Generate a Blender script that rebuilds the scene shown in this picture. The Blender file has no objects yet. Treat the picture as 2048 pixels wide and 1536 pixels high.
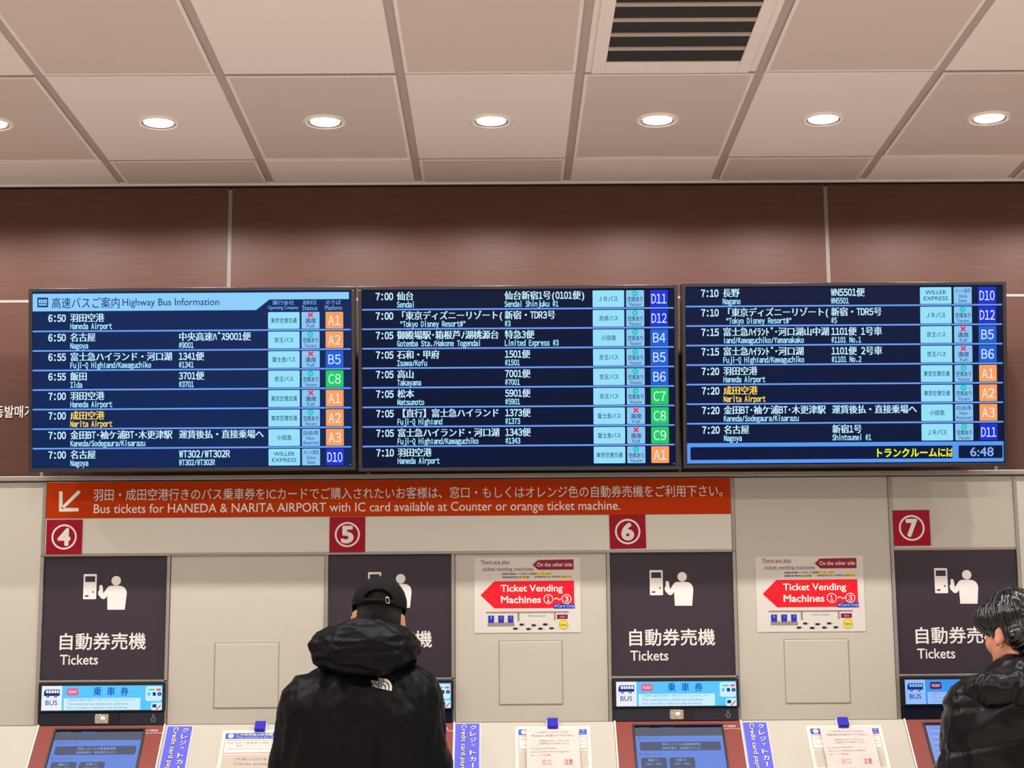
import bpy, math, random
import numpy as np
from mathutils import Matrix, Vector

random.seed(7)
SC = bpy.context.scene
COL = SC.collection

# ------------------------------------------------------------------ camera, world, exposure
F = 3450.0                      # focal length in pixels of the 2048 px wide frame
D, H = 6.70, 1.36               # camera distance from the wall and height above the floor
PITCH, YAW, ROLL = math.radians(9.69), math.radians(0.34), math.radians(0.42)
CAM = Vector((0, -D, H))
fw = Vector((math.sin(YAW)*math.cos(PITCH), math.cos(YAW)*math.cos(PITCH), math.sin(PITCH)))
r0 = Vector((math.cos(YAW), -math.sin(YAW), 0))
u0_ = r0.cross(fw)
RT = r0*math.cos(ROLL) - u0_*math.sin(ROLL)
UP = u0_*math.cos(ROLL) + r0*math.sin(ROLL)
cd = bpy.data.cameras.new('camera')
cd.sensor_width = 36; cd.lens = F/2048*36; cd.clip_start = .05; cd.clip_end = 100
cam = bpy.data.objects.new('camera', cd)
COL.objects.link(cam)
cam.matrix_world = Matrix(((RT.x, UP.x, -fw.x, CAM.x), (RT.y, UP.y, -fw.y, CAM.y), (RT.z, UP.z, -fw.z, CAM.z), (0, 0, 0, 1)))
SC.camera = cam
w = bpy.data.worlds.new('world'); SC.world = w; w.use_nodes = True
w.node_tree.nodes['Background'].inputs[0].default_value = (1, .93, .86, 1)
w.node_tree.nodes['Background'].inputs[1].default_value = .03
vs = SC.view_settings
vs.view_transform = 'Standard'; vs.look = 'None'; vs.exposure = 0; vs.gamma = 1
try: vs.use_curve_mapping = False
except Exception: pass
LAMP_ROW_POWER = 38             # watts of each downlight in the row beside the wall
LAMP_FAR_POWER = 34             # watts of each downlight farther into the hall
LAMP_COLOR = (1.0, .945, .905)

# ------------------------------------------------------------------ helpers
def ray(px, py):
    return (fw*F + RT*(px-1024) + UP*(768-py)).normalized()
def hit(px, py, o, n):
    d = ray(px, py)
    return CAM + d*((o-CAM).dot(n)/d.dot(n))

class Fr:
    """A plane in the place: origin, U (right), V (up along the plane), N towards the hall."""
    def __init__(s, o, U=(1, 0, 0), V=(0, 0, 1)):
        s.o = Vector(o); s.U = Vector(U).normalized(); s.V = Vector(V).normalized(); s.N = s.U.cross(s.V)
    def uv(s, px, py, n=0):
        p = hit(px, py, s.o+s.N*n, s.N) - s.o
        return p.dot(s.U), p.dot(s.V)
    def w(s, u, v, n=0): return s.o + s.U*u + s.V*v + s.N*n
    def at(s, u, v, n=0): return Fr(s.w(u, v, n), s.U, s.V)
    def mat(s):
        return Matrix(((s.U.x, s.V.x, s.N.x, s.o.x), (s.U.y, s.V.y, s.N.y, s.o.y), (s.U.z, s.V.z, s.N.z, s.o.z), (0, 0, 0, 1)))
    def rect(s, x0, y0, x1, y1, n=0):
        a = s.uv(x0, (y0+y1)/2, n)[0]; b = s.uv(x1, (y0+y1)/2, n)[0]
        c = s.uv((x0+x1)/2, y1, n)[1]; d = s.uv((x0+x1)/2, y0, n)[1]
        return a, c, b, d

def lin(c):
    c = c/255.0
    return c/12.92 if c <= .04045 else ((c+.055)/1.055)**2.4
def rgb(*c): return tuple(lin(x) for x in c) + (1,)

MATS = {}
def mat(name, c, rough=.5, spec=.3, metal=0, emit=0, var=0, scale=40, bump=0, coat=0, sheen=0):
    """Procedural surface: flat colour with a faint noise variation."""
    if name in MATS: return MATS[name]
    m = bpy.data.materials.new(name); m.use_nodes = True
    nt = m.node_tree; b = nt.nodes['Principled BSDF']
    c = c if len(c) == 4 and max(c) <= 1 else rgb(*c)
    b.inputs['Base Color'].default_value = c
    b.inputs['Roughness'].default_value = rough
    b.inputs['Specular IOR Level'].default_value = spec
    b.inputs['Metallic'].default_value = metal
    b.inputs['Coat Weight'].default_value = coat
    b.inputs['Sheen Weight'].default_value = sheen
    if emit:
        b.inputs['Base Color'].default_value = (.003, .003, .004, 1)
        b.inputs['Emission Color'].default_value = c
        b.inputs['Emission Strength'].default_value = emit
    if var or bump:
        tc = nt.nodes.new('ShaderNodeTexCoord'); nz = nt.nodes.new('ShaderNodeTexNoise')
        nz.inputs['Scale'].default_value = scale; nz.inputs['Detail'].default_value = 4
        nt.links.new(tc.outputs['Object'], nz.inputs['Vector'])
        if var:
            mx = nt.nodes.new('ShaderNodeMix'); mx.data_type = 'RGBA'
            mx.inputs[6].default_value = tuple(x*(1-var) for x in c[:3])+(1,)
            mx.inputs[7].default_value = tuple(min(1, x*(1+var)) for x in c[:3])+(1,)
            nt.links.new(nz.outputs['Fac'], mx.inputs[0]); nt.links.new(mx.outputs[2], b.inputs['Base Color'])
        if bump:
            bp = nt.nodes.new('ShaderNodeBump'); bp.inputs['Strength'].default_value = bump; bp.inputs['Distance'].default_value = .004
            nt.links.new(nz.outputs['Fac'], bp.inputs['Height']); nt.links.new(bp.outputs['Normal'], b.inputs['Normal'])
    MATS[name] = m
    return m
def scr(name, c, k=1.0):
    return mat('display '+name, c, rough=.3, spec=0, emit=k)

# glyph outlines of Blender's own interface font
GL = {}
def strokes(b, k=0):
    """shifts that thicken a glyph's strokes by b"""
    if b <= 0: return [(0, 0)]
    k = k or (4 if b < .008 else 8)
    if k == 2: return [(-b, 0), (b, 0)]
    return [(b*math.cos(2*math.pi*(i+.5)/k), b*math.sin(2*math.pi*(i+.5)/k)) for i in range(k)]
def glyph(t):
    k = t
    if k in GL: return GL[k]
    cu = bpy.data.curves.new('lettering', 'FONT'); cu.body = t; cu.resolution_u = 3
    o = bpy.data.objects.new('lettering', cu); COL.objects.link(o)
    dg = bpy.context.evaluated_depsgraph_get()
    me = bpy.data.meshes.new_from_object(o.evaluated_get(dg))
    v = np.array([x.co[:2] for x in me.vertices]).reshape(-1, 2); f = [tuple(p.vertices) for p in me.polygons]
    bpy.data.objects.remove(o); bpy.data.curves.remove(cu); bpy.data.meshes.remove(me)
    GL[k] = (v, f)
    return GL[k]

NP_ = np.random.RandomState(5)
PERM = np.concatenate([NP_.permutation(256)]*3); GRAD = NP_.normal(size=(256, 3)); GRAD /= np.linalg.norm(GRAD, axis=1)[:, None]
def nz3(Q):
    """gradient noise of many points at once"""
    I = np.floor(Q).astype(int); Fq = Q-I; I = I & 255; U = Fq**3*(Fq*(Fq*6-15)+10); out = np.zeros(len(Q))
    for dx in (0, 1):
        for dy in (0, 1):
            for dz in (0, 1):
                h = PERM[PERM[PERM[(I[:, 0]+dx) & 255]+((I[:, 1]+dy) & 255)]+((I[:, 2]+dz) & 255)]
                gq = (GRAD[h]*(Fq-(dx, dy, dz))).sum(1)
                out += gq*(U[:, 0] if dx else 1-U[:, 0])*(U[:, 1] if dy else 1-U[:, 1])*(U[:, 2] if dz else 1-U[:, 2])
    return out*1.4
class MB:
    """Collects shapes of one part and links them as one mesh object."""
    def __init__(s): s.v = []; s.f = []; s.m = []; s.mats = []; s.sm = []
    def add(s, v, f, m, smooth=False):
        if m not in s.mats: s.mats.append(m)
        k = s.mats.index(m); b = len(s.v)
        s.v += [tuple(map(float, x)) for x in v]; s.f += [tuple(i+b for i in q) for q in f]
        s.m += [k]*len(f); s.sm += [smooth]*len(f)
        return s
    def box(s, a, b, m):
        (x0, y0, z0), (x1, y1, z1) = a, b
        x0, x1 = sorted((x0, x1)); y0, y1 = sorted((y0, y1)); z0, z1 = sorted((z0, z1))
        v = [(x0, y0, z0), (x1, y0, z0), (x1, y1, z0), (x0, y1, z0), (x0, y0, z1), (x1, y0, z1), (x1, y1, z1), (x0, y1, z1)]
        return s.add(v, [(3, 2, 1, 0), (4, 5, 6, 7), (0, 1, 5, 4), (1, 2, 6, 5), (2, 3, 7, 6), (3, 0, 4, 7)], m)
    def rbox(s, a, b, m, c=.002):
        """box with its four front corners and front edges chamfered"""
        (x0, y0, z0), (x1, y1, z1) = a, b
        o = rr(x0, y0, x1, y1, c, 2); i = rr(x0+c*.6, y0+c*.6, x1-c*.6, y1-c*.6, c*.6, 2); n = len(o)
        v = [(p[0], p[1], z0) for p in o]+[(p[0], p[1], z1-c*.6) for p in o]+[(p[0], p[1], z1) for p in i]
        f = [tuple(range(n-1, -1, -1)), tuple(range(2*n, 3*n))]
        for k in range(n):
            j = (k+1) % n
            f += [(k, j, n+j, n+k), (n+k, n+j, 2*n+j, 2*n+k)]
        return s.add(v, f, m)
    def quad(s, u0, v0, u1, v1, n, m): return s.add([(u0, v0, n), (u1, v0, n), (u1, v1, n), (u0, v1, n)], [(0, 1, 2, 3)], m)
    def poly(s, p, n, m): return s.add([(x, y, n) for x, y in p], [tuple(range(len(p)))], m)
    def prism(s, p, n0, n1, m):
        k = len(p)
        v = [(x, y, n0) for x, y in p]+[(x, y, n1) for x, y in p]
        return s.add(v, [tuple(range(k-1, -1, -1)), tuple(range(k, 2*k))]+[(i, (i+1) % k, k+(i+1) % k, k+i) for i in range(k)], m)
    def disc(s, u, v, r, n, m, k=32, ry=None):
        ry = ry or r
        return s.poly([(u+r*math.cos(2*math.pi*i/k), v+ry*math.sin(2*math.pi*i/k)) for i in range(k)], n, m)
    def ring(s, u, v, r1, r2, n, m, k=40):
        p = [(u+r*math.cos(2*math.pi*i/k), v+r*math.sin(2*math.pi*i/k), n) for r in (r1, r2) for i in range(k)]
        return s.add(p, [(i, (i+1) % k, k+(i+1) % k, k+i)[::-1] for i in range(k)], m)
    def lathe(s, prof, m, c=(0, 0, 0), k=36, smooth=True):
        v = []; f = []
        for r, z in prof: v += [(c[0]+r*math.cos(2*math.pi*i/k), c[1]+r*math.sin(2*math.pi*i/k), c[2]+z) for i in range(k)]
        for a in range(len(prof)-1): f += [(a*k+i, a*k+(i+1) % k, (a+1)*k+(i+1) % k, (a+1)*k+i) for i in range(k)]
        return s.add(v, f, m, smooth)
    def tube(s, pts, r, m, k=8, closed=False, flat=1.0):
        P = [Vector(p) for p in pts]; n = len(P); v = []; f = []
        rs = r if isinstance(r, (list, tuple)) else [r]*n
        ref = None
        for i, p in enumerate(P):
            t = (P[(i+1) % n]-P[i-1]) if closed else (P[min(i+1, n-1)]-P[max(i-1, 0)])
            t.normalize()
            if ref is None: ref = t.orthogonal().normalized()
            a = (ref-t*ref.dot(t)).normalized(); ref = a; b = t.cross(a)
            v += [p+a*(rs[i]*math.cos(2*math.pi*j/k))+b*(rs[i]*flat*math.sin(2*math.pi*j/k)) for j in range(k)]
        for i in range(n if closed else n-1):
            q = (i+1) % n
            f += [(i*k+j, i*k+(j+1) % k, q*k+(j+1) % k, q*k+j) for j in range(k)]
        if not closed: f += [tuple(range(k-1, -1, -1)), tuple(range((n-1)*k, n*k))]
        return s.add(v, f, m, True)
    def fit(s, t, u0, v0, u1, v1, n, m, bold=0.0, rot=False, clip=None):
        """lettering whose outline fills the box; rot turns it a quarter clockwise"""
        v, f = glyph(t)
        if not len(v): return s
        a, b = v.min(0)-bold, v.max(0)+bold
        for kk, (dx, dy) in enumerate(strokes(bold)):
            q = (v+(dx, dy)-a)/np.maximum(b-a, 1e-6)
            if rot: q = np.stack([q[:, 1], 1-q[:, 0]], 1)
            P = [(u0+x*(u1-u0), v0+y*(v1-v0), n+kk*.0001) for x, y in q]
            if clip is not None: P = [(min(p[0], clip), p[1], p[2]) for p in P]
            s.add(P, f, m)
        return s
    def mono(s, t, u, v, cell, size, n, m, bold=0.02, wide=None):
        """lettering in equal cells; wide characters take two"""
        for ch in t:
            o = ord(ch)
            big = o > 0x2E80 and not 0xFF61 <= o <= 0xFF9F or ch in '・「（【】）'
            cw = (wide or cell*2) if big else cell
            if ch != ' ' and ch != '　':
                g, f = glyph(chr(o+0xFEE0) if 33 <= o <= 126 and ch not in '"()/l' and not big else ch)
                if len(g):
                    a, b = g.min(0), g.max(0)
                    if big: x = (g[:, 0])*size*.93+ (cw-size*.93)/2 if b[0] < 1.05 else (g[:, 0]-a[0])*size*.93
                    else:
                        ww = min((b[0]-a[0])*size*.9, cw*.86); x = (g[:, 0]-a[0])/max(b[0]-a[0], 1e-6)*ww+(cw-ww)/2
                    for dx, dy in strokes(bold, 2 if big else 4):
                        s.add([(u+xx+dx*size, v+(yy+dy)*size, n) for xx, yy in zip(x, g[:, 1])], f, m)
            u += cw
        return s
    def build(s, name, parent=None, M=None, W=None, bevel=0, **props):
        me = bpy.data.meshes.new(name); me.from_pydata(s.v, [], s.f)
        for m in s.mats: me.materials.append(m)
        me.polygons.foreach_set('material_index', s.m); me.polygons.foreach_set('use_smooth', s.sm); me.update()
        return link(name, me, parent, M, bevel, **props)

WORLD = {}
def link(name, data, parent=None, M=None, bevel=0, **props):
    o = bpy.data.objects.new(name, data); COL.objects.link(o)
    M = M.mat() if isinstance(M, Fr) else M
    if M is None: M = WORLD[parent.name] if parent else Matrix()
    WORLD[o.name] = M
    if parent:
        o.parent = parent; o.matrix_basis = WORLD[parent.name].inverted() @ M
    else: o.matrix_world = M
    for k, v in props.items(): o[k] = v
    if bevel:
        b = o.modifiers.new('bevel', 'BEVEL'); b.width = bevel; b.segments = 2; b.limit_method = 'ANGLE'
    return o
def thing(name, label, cat, M=None, group=None):
    o = link(name, None, None, M, label=label, category=cat)
    if group: o['group'] = group
    return o

def rr(u0, v0, u1, v1, r, k=4):
    p = []
    for cx, cy, a in ((u1-r, v0+r, -90), (u1-r, v1-r, 0), (u0+r, v1-r, 90), (u0+r, v0+r, 180)):
        p += [(cx+r*math.cos(math.radians(a+90*i/k)), cy+r*math.sin(math.radians(a+90*i/k))) for i in range(k+1)]
    return p

# ------------------------------------------------------------------ materials
def brown_wall():
    m = mat('brown laminate', (112, 78, 64), rough=.42, spec=.14)
    nt = m.node_tree; b = nt.nodes['Principled BSDF']
    tc = nt.nodes.new('ShaderNodeTexCoord'); mp = nt.nodes.new('ShaderNodeMapping'); nz = nt.nodes.new('ShaderNodeTexNoise')
    mp.inputs['Scale'].default_value = (2, 60, 1); nz.inputs['Scale'].default_value = 3; nz.inputs['Detail'].default_value = 5
    cr = nt.nodes.new('ShaderNodeValToRGB')
    cr.color_ramp.elements[0].color = rgb(82, 55, 48); cr.color_ramp.elements[1].color = rgb(92, 63, 54)
    cr.color_ramp.elements[0].position = .3; cr.color_ramp.elements[1].position = .7
    for a, c in ((tc.outputs['Object'], mp.inputs[0]), (mp.outputs[0], nz.inputs['Vector']), (nz.outputs['Fac'], cr.inputs[0]), (cr.outputs[0], b.inputs['Base Color'])): nt.links.new(a, c)
    return m
def perforated():
    m = mat('perforated ceiling metal', (205, 185, 172), rough=.6, spec=.2)
    nt = m.node_tree; b = nt.nodes['Principled BSDF']
    tc = nt.nodes.new('ShaderNodeTexCoord'); mp = nt.nodes.new('ShaderNodeMapping'); vo = nt.nodes.new('ShaderNodeTexVoronoi')
    vo.feature = 'F1'; vo.inputs['Randomness'].default_value = 0; vo.inputs['Scale'].default_value = 110
    cr = nt.nodes.new('ShaderNodeValToRGB'); cr.color_ramp.interpolation = 'EASE'
    cr.color_ramp.elements[0].color = rgb(120, 105, 96); cr.color_ramp.elements[1].color = rgb(204, 186, 174)
    cr.color_ramp.elements[0].position = .22; cr.color_ramp.elements[1].position = .34
    for a, c in ((tc.outputs['Object'], mp.inputs[0]), (mp.outputs[0], vo.inputs['Vector']), (vo.outputs['Distance'], cr.inputs[0]), (cr.outputs[0], b.inputs['Base Color'])): nt.links.new(a, c)
    return m
M_BROWN = brown_wall(); M_PERF = perforated()
M_PANEL = mat('plain ceiling metal', (228, 214, 204), rough=.55, spec=.25, var=.02, scale=3)
M_RUNNER = mat('ceiling runner', (176, 160, 148), rough=.5)
M_PLENUM = mat('dark ceiling void', (60, 52, 48), rough=.9)
M_BEIGE = mat('beige enamel', (184, 179, 166), rough=.38, spec=.35, var=.015, scale=2)
M_HEAD = mat('pale header enamel', (204, 203, 190), rough=.4, spec=.3, var=.015, scale=2)
M_ALU = mat('satin aluminium', (158, 153, 146), rough=.38, metal=.6, var=.03, scale=80)
M_BLACK = mat('black plastic', (20, 20, 24), rough=.35, spec=.4, var=.05)
M_BEZEL = mat('display bezel', (40, 36, 38), rough=.32, spec=.4, var=.05)
M_SIGN = mat('dark plum sign film', (52, 44, 54), rough=.4, spec=.3, var=.02)
M_WHITE = mat('white lettering', (224, 220, 216), rough=.5)
M_ORANGE = mat('orange banner film', (178, 52, 0), rough=.5, spec=.08, var=.02)
M_CRIM = mat('crimson sign film', (150, 4, 34), rough=.4, spec=.18, var=.03)
M_MAROON = mat('maroon console enamel', (128, 48, 36), rough=.4, spec=.35, var=.03)
M_NAVY = mat('glossy smoked strip', (24, 30, 44), rough=.08, spec=.5, var=.02)
M_PAPER = mat('paper', (204, 199, 192), rough=.7, var=.012, scale=20)
M_SHEET = mat('thin paper', (206, 196, 188), rough=.65, var=.015, scale=20)
M_BLUE = mat('violet blue film', (84, 88, 224), rough=.45)
M_CLIP = mat('blue magnet plastic', (14, 10, 168), rough=.3, spec=.5, var=.03)
M_FLOOR = mat('pale stone floor', (212, 207, 201), rough=.35, spec=.4, var=.06, scale=6)
M_PLAIN = mat('pale plaster', (200, 195, 190), rough=.8, var=.02)

# ------------------------------------------------------------------ room shell
WALL = Fr((0, 0, 0))
zc = WALL.uv(1024, 367)[1]                    # ceiling height where it meets the wall
CEIL = zc
XL, XR, YB = -5.2, 5.2, -10.0
def struct(name, mb, M=None, parent=None, bevel=0): 
    o = mb.build(name, parent, M, bevel=bevel)
    if not parent: o['kind'] = 'structure'
    return o
struct('floor', MB().box((XL, YB, -.1), (XR, .3, 0), M_FLOOR))
struct('wall_left', MB().box((XL-.1, YB, 0), (XL, .3, CEIL+.15), M_PLAIN))
struct('wall_right', MB().box((XR, YB, 0), (XR+.1, .3, CEIL+.15), M_PLAIN))
struct('wall_front', MB().box((XL, YB-.1, 0), (XR, YB, CEIL+.15), M_PLAIN))

# brown panelled wall in two courses with aluminium joints
zj = WALL.uv(1024, 597)[1]
zt = WALL.uv(1024, 951)[1]
wall = MB()
def xs_at(pxs, py): return [WALL.uv(p, py)[0] for p in pxs]
jx_top = xs_at((-740, 460, 1653, 2850), 450)
jx_low = xs_at((83, 737, 1360, 1993), 950)
ft = MB()
g = .004
wall.box((XL, zt-.3, -.3), (XR, CEIL+.15, -.012), M_PLENUM)
for (z0, z1, js) in ((zj+g, CEIL-.012, jx_top), (zt, zj-g, jx_low)):
    e = [XL]+js+[XR]
    for a, b in zip(e, e[1:]): wall.box((a+g, z0, -.012), (b-g, z1, 0), M_BROWN)
WB = struct('wall_back', wall, WALL)
jt = MB()
M_JNT = mat('wall joint metal', (122, 112, 108), rough=.5, spec=.3)
for x in jx_top: jt.box((x-.0075, zj, -.011), (x+.0075, CEIL-.02, .002), M_JNT)
for x in jx_low: jt.box((x-.006, zt, -.011), (x+.006, zj, .001), M_ALU)
jt.box((XL, zj-.005, -.011), (XR, zj+.005, .0025), mat('wall rail metal', (160, 148, 142), rough=.5, spec=.3))
struct('trim_1', jt, WALL)

# ceiling: dark void, runners and hung metal panels
cv = MB().box((XL, YB, CEIL+.03), (XR, .3, CEIL+.15), M_PLENUM)
CE = struct('ceiling', cv)
cz = Vector((0, 0, CEIL)); up = Vector((0, 0, 1))
cx = lambda px, py: hit(px, py, cz, up).x
cy = lambda px, py: hit(px, py, cz, up).y
gx = [cx(p, 357) for p in (537, 833, 1131.5, 1430.5)]
PIT = (gx[3]-gx[0])/3; G0 = gx[0]
ye, y1, y2 = cy(1000, 318), cy(1000, 148), 0
ROW = ye-y1
rows = [(-.012, ye), (ye, y1), (y1, y1-ROW), (y1-ROW, y1-2*ROW)]
i0, i1 = int((XL-G0)//PIT)+1, int((XR-G0)//PIT)
rn = MB()
for i in range(i0, i1+1):
    x = G0+i*PIT
    rn.box((x-.02, rows[-1][1], CEIL+.006), (x+.02, -.01, CEIL+.03), M_RUNNER)
rn.build('runner', CE)
VENT_COL = None
for r, (ya, yb) in enumerate(rows):
    for i in range(i0, i1):
        xa, xb = G0+i*PIT+.015, G0+(i+1)*PIT-.015
        perf = (i+r) % 2 == 1
        gy = .010 if r != 0 else .006
        if r == 2 and i == 2: VENT = (xa, xb, ya, yb)
        p = MB(); m = M_PERF if perf else M_PANEL
        y_a, y_b = ya-(gy if r else 0), yb+gy
        p.box((xa, y_b, CEIL), (xb, y_a, CEIL+.028), m)
        if perf:   # plain rim round the perforated field
            e = .012
            for a, b in (((xa, y_b), (xa+e, y_a)), ((xb-e, y_b), (xb, y_a)), ((xa+e, y_b), (xb-e, y_b+e)), ((xa+e, y_a-e), (xb-e, y_a))):
                p.box((a[0], a[1], CEIL-.001), (b[0], b[1], CEIL+.001), M_PANEL)
        o = p.build('ceiling_panel', CE, bevel=.003)
struct_far = MB().box((XL, YB, CEIL), (XR, rows[-1][1]-.02, CEIL+.029), M_PANEL)
struct_far.build('ceiling_panel', CE)
struct('trim_2', MB().box((XL, -.02, CEIL-.006), (XR, -.008, CEIL+.02), M_PANEL))      # pale edge angle along the wall

# air diffuser set in the ceiling
xa, xb, ya, yb = VENT
vt = thing('ceiling_vent', 'pale ceiling air diffuser with a dark slot above the middle board', 'vent', Matrix.Translation((0, 0, CEIL)))
fx0, fx1 = cx(1186, 117), cx(1506, 117)
vx0, vx1 = cx(1213, 117), cx(1482, 117)
vy = cy(1340, 121)
mv = MB()
for a, b in (((fx0, yb+.02), (vx0, ya-.02)), ((vx1, yb+.02), (fx1, ya-.02)), ((vx0, vy), (vx1, ya-.02)), ((vx0, yb+.02), (vx1, yb+.1))):
    mv.box((a[0], a[1], -.008), (b[0], b[1], 0), M_PANEL)
mv.build('frame', vt, bevel=.002)
MB().box((vx0, yb+.1, -.0025), (vx1, vy, -.0005), mat('vent shadow gap', (48, 42, 40), rough=.9)).build('slot', vt)
sl = MB()
for k in range(1, 6):
    y = vy+(yb+.1-vy)*k/6
    sl.box((vx0, y-.012, -.007), (vx1, y+.012, -.003), M_RUNNER)
sl.build('louvre', vt)

# downlights: seven seen, more of the same row and farther rows into the hall
M_GLOW = mat('lamp lens', (255, 250, 240), emit=14)
M_TRIM = mat('lamp trim', (235, 222, 210), rough=.3, spec=.5)
M_CAN = mat('lamp reflector', (205, 190, 176), rough=.2, metal=.7)
ly = cy(980, 241)
lx0 = G0+1.5*PIT
NAMES = {-3: 'round ceiling downlight cut by the left edge of the view', -2: 'round ceiling downlight above the left board',
         -1: 'round ceiling downlight above the right part of the left board, second whole one',
         0: 'round ceiling downlight above the centre of the middle board', 1: 'round ceiling downlight above the right end of the middle board',
         2: 'round ceiling downlight above the middle of the right board', 3: 'round ceiling downlight farthest right, above the right board end'}
def downlight(x, y, power, label, far=False, cone=162, blend=.2):
    t = thing('downlight', label, 'ceiling light', Matrix.Translation((x, y, CEIL)), 'downlights farther along the ceiling' if far else 'downlights in the row before the wall')
    MB().lathe([(.060, -.001), (.062, -.007), (.072, -.008), (.078, -.005), (.079, .0)], M_TRIM).build('trim_ring', t)
    MB().lathe([(.061, -.0065), (.056, -.004), (.052, -.0025)], M_CAN).build('reflector', t)
    MB().lathe([(.0535, -.0022), (.045, -.0045), (.025, -.0065), (.0005, -.0072)], M_GLOW).build('lens', t)
    l = bpy.data.lights.new('lamp', 'SPOT'); l.energy = power; l.color = LAMP_COLOR
    l.spot_size = math.radians(cone); l.spot_blend = blend; l.shadow_soft_size = .028
    link('lamp', l, t, Matrix.Translation((x, y, CEIL-.02)))
for k in range(-5, 6):
    downlight(lx0+k*PIT, ly, LAMP_ROW_POWER, NAMES.get(k, 'round ceiling downlight of the wall row, outside the view'), k not in NAMES)
for y in (ly-2*ROW, ly-4*ROW, ly-6*ROW, ly-8*ROW):
    for k in range(-6, 7, 2):
        second = y > ly-3*ROW
        downlight(lx0+k*PIT, y, LAMP_FAR_POWER if second else LAMP_FAR_POWER*3.0, 'round ceiling downlight farther into the hall, outside the view', True, 146 if second else 100, .25)

# ------------------------------------------------------------------ departure boards
C_ = {'bg_left': scr('navy left', (15, 38, 86)), 'bg_mid': scr('navy middle', (8, 20, 52)), 'bg_right': scr('navy right', (12, 24, 58)), 'txt': scr('white cyan', (196, 236, 255)), 'en': scr('pale cyan', (166, 226, 255)), 'yel': scr('amber', (255, 214, 90)),
      'bg': scr('night blue', (16, 30, 70)), 'bg2': scr('deep blue', (10, 24, 58)), 'line': scr('divider blue', (108, 158, 244)), 'tile': scr('tile cyan', (150, 224, 250)),
      'tile2': scr('status tile blue', (138, 200, 244)), 'ink': scr('ink', (26, 58, 112)), 'A': scr('platform orange', (252, 160, 88)), 'B': scr('platform blue', (34, 98, 220)),
      'C': scr('platform green', (34, 206, 98)), 'D': scr('platform royal', (30, 52, 214)), 'pt': scr('platform letters', (212, 234, 255)), 'head': scr('header cyan', (140, 206, 250)),
      'red': scr('signal red', (240, 50, 90)), 'grn': scr('signal green', (30, 206, 190)), 'tick': scr('ticker yellow', (232, 246, 40)), 'navy': scr('navy ink', (24, 44, 110)),
      'clk': scr('clock blue', (140, 176, 255)), 'bar': scr('bar blue', (90, 154, 246)), 'lab': scr('label blue', (120, 170, 245))}
TILT = math.radians(8.5)
zb = WALL.uv(1035, 938, .220)[1]
BOARD = Fr((0, -.220, zb), V=(0, -math.sin(TILT), math.cos(TILT)))
V_, F_ = 'v', 'f'
ST = {'v': ('空席あり', 'Vacant', 'grn', 'O'), 'f': ('満席', 'Full', 'red', 'X'), 'n': ('自由席', 'Non-', None, 'Reserved'), 'o': ('ネット販売', 'Online', None, 'Sales')}
CO = {'t': '東京空港交通', 'k': '京王バス', 'f': '富士急バス', 'o': '小田急', 'j': 'ＪＲバス', 's': '京成バス', 'w': 'WILLER'}
L_ROWS = [('6:50', '羽田空港', 'Haneda Airport', '', '', 't', 'f', 'A1'), ('6:50', '名古屋', 'Nagoya', '中央高速ﾊﾞｽ9001便', '#9001', 'k', 'v', 'A2'),
          ('6:55', '富士急ハイランド・河口湖', 'Fuji-Q Highland/Kawaguchiko', '1341便', '#1341', 'f', 'f', 'B5'), ('6:55', '飯田', 'Iida', '3701便', '#3701', 'k', 'v', 'C8'),
          ('7:00', '羽田空港', 'Haneda Airport', '', '', 't', 'f', 'A1'), ('7:00', '*成田空港', 'Narita Airport', '', '', 't', 'v', 'A2'),
          ('7:00', '金田BT･袖ケ浦BT･木更津駅', 'Kaneda/Sodegaura/Kisarazu', '運賃後払・直接乗場へ', '', 'o', 'n', 'A3'), ('7:00', '名古屋', 'Nagoya', 'WT302/WT302R', 'WT302/WT302R', 'w', 'o', 'D10')]
M_ROWS = [('7:00', '仙台', 'Sendai', '仙台新宿1号(0101便)', 'Sendai　Shinjuku #1', 'j', 'v', 'D11'), ('7:00', '「東京ディズニーリゾート(', ' "Tokyo Disney Resort®"', '新宿・TDR3号', '#3', 's', 'v', 'D12'),
          ('7:05', '御殿場駅･箱根芦ﾉ湖桃源台', 'Gotemba Sta./Hakone Togendai', '特急3便', 'Limited Express #3', 'o', 'v', 'B4'), ('7:05', '石和・甲府', 'Isawa/Kofu', '1501便', '#1501', 'k', 'v', 'B5'),
          ('7:05', '高山', 'Takayama', '7001便', '#7001', 'k', 'v', 'B6'), ('7:05', '松本', 'Matsumoto', '5901便', '#5901', 'k', 'v', 'C7'),
          ('7:05', '【直行】富士急ハイランド', 'Fuji-Q Highland', '1373便', '#1373', 'f', 'f', 'C8'), ('7:05', '富士急ハイランド・河口湖', 'Fuji-Q Highland/Kawaguchiko', '1343便', '#1343', 'f', 'f', 'C9'),
          ('7:10', '羽田空港', 'Haneda Airport', '', '', 't', 'v', 'A1')]
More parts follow.
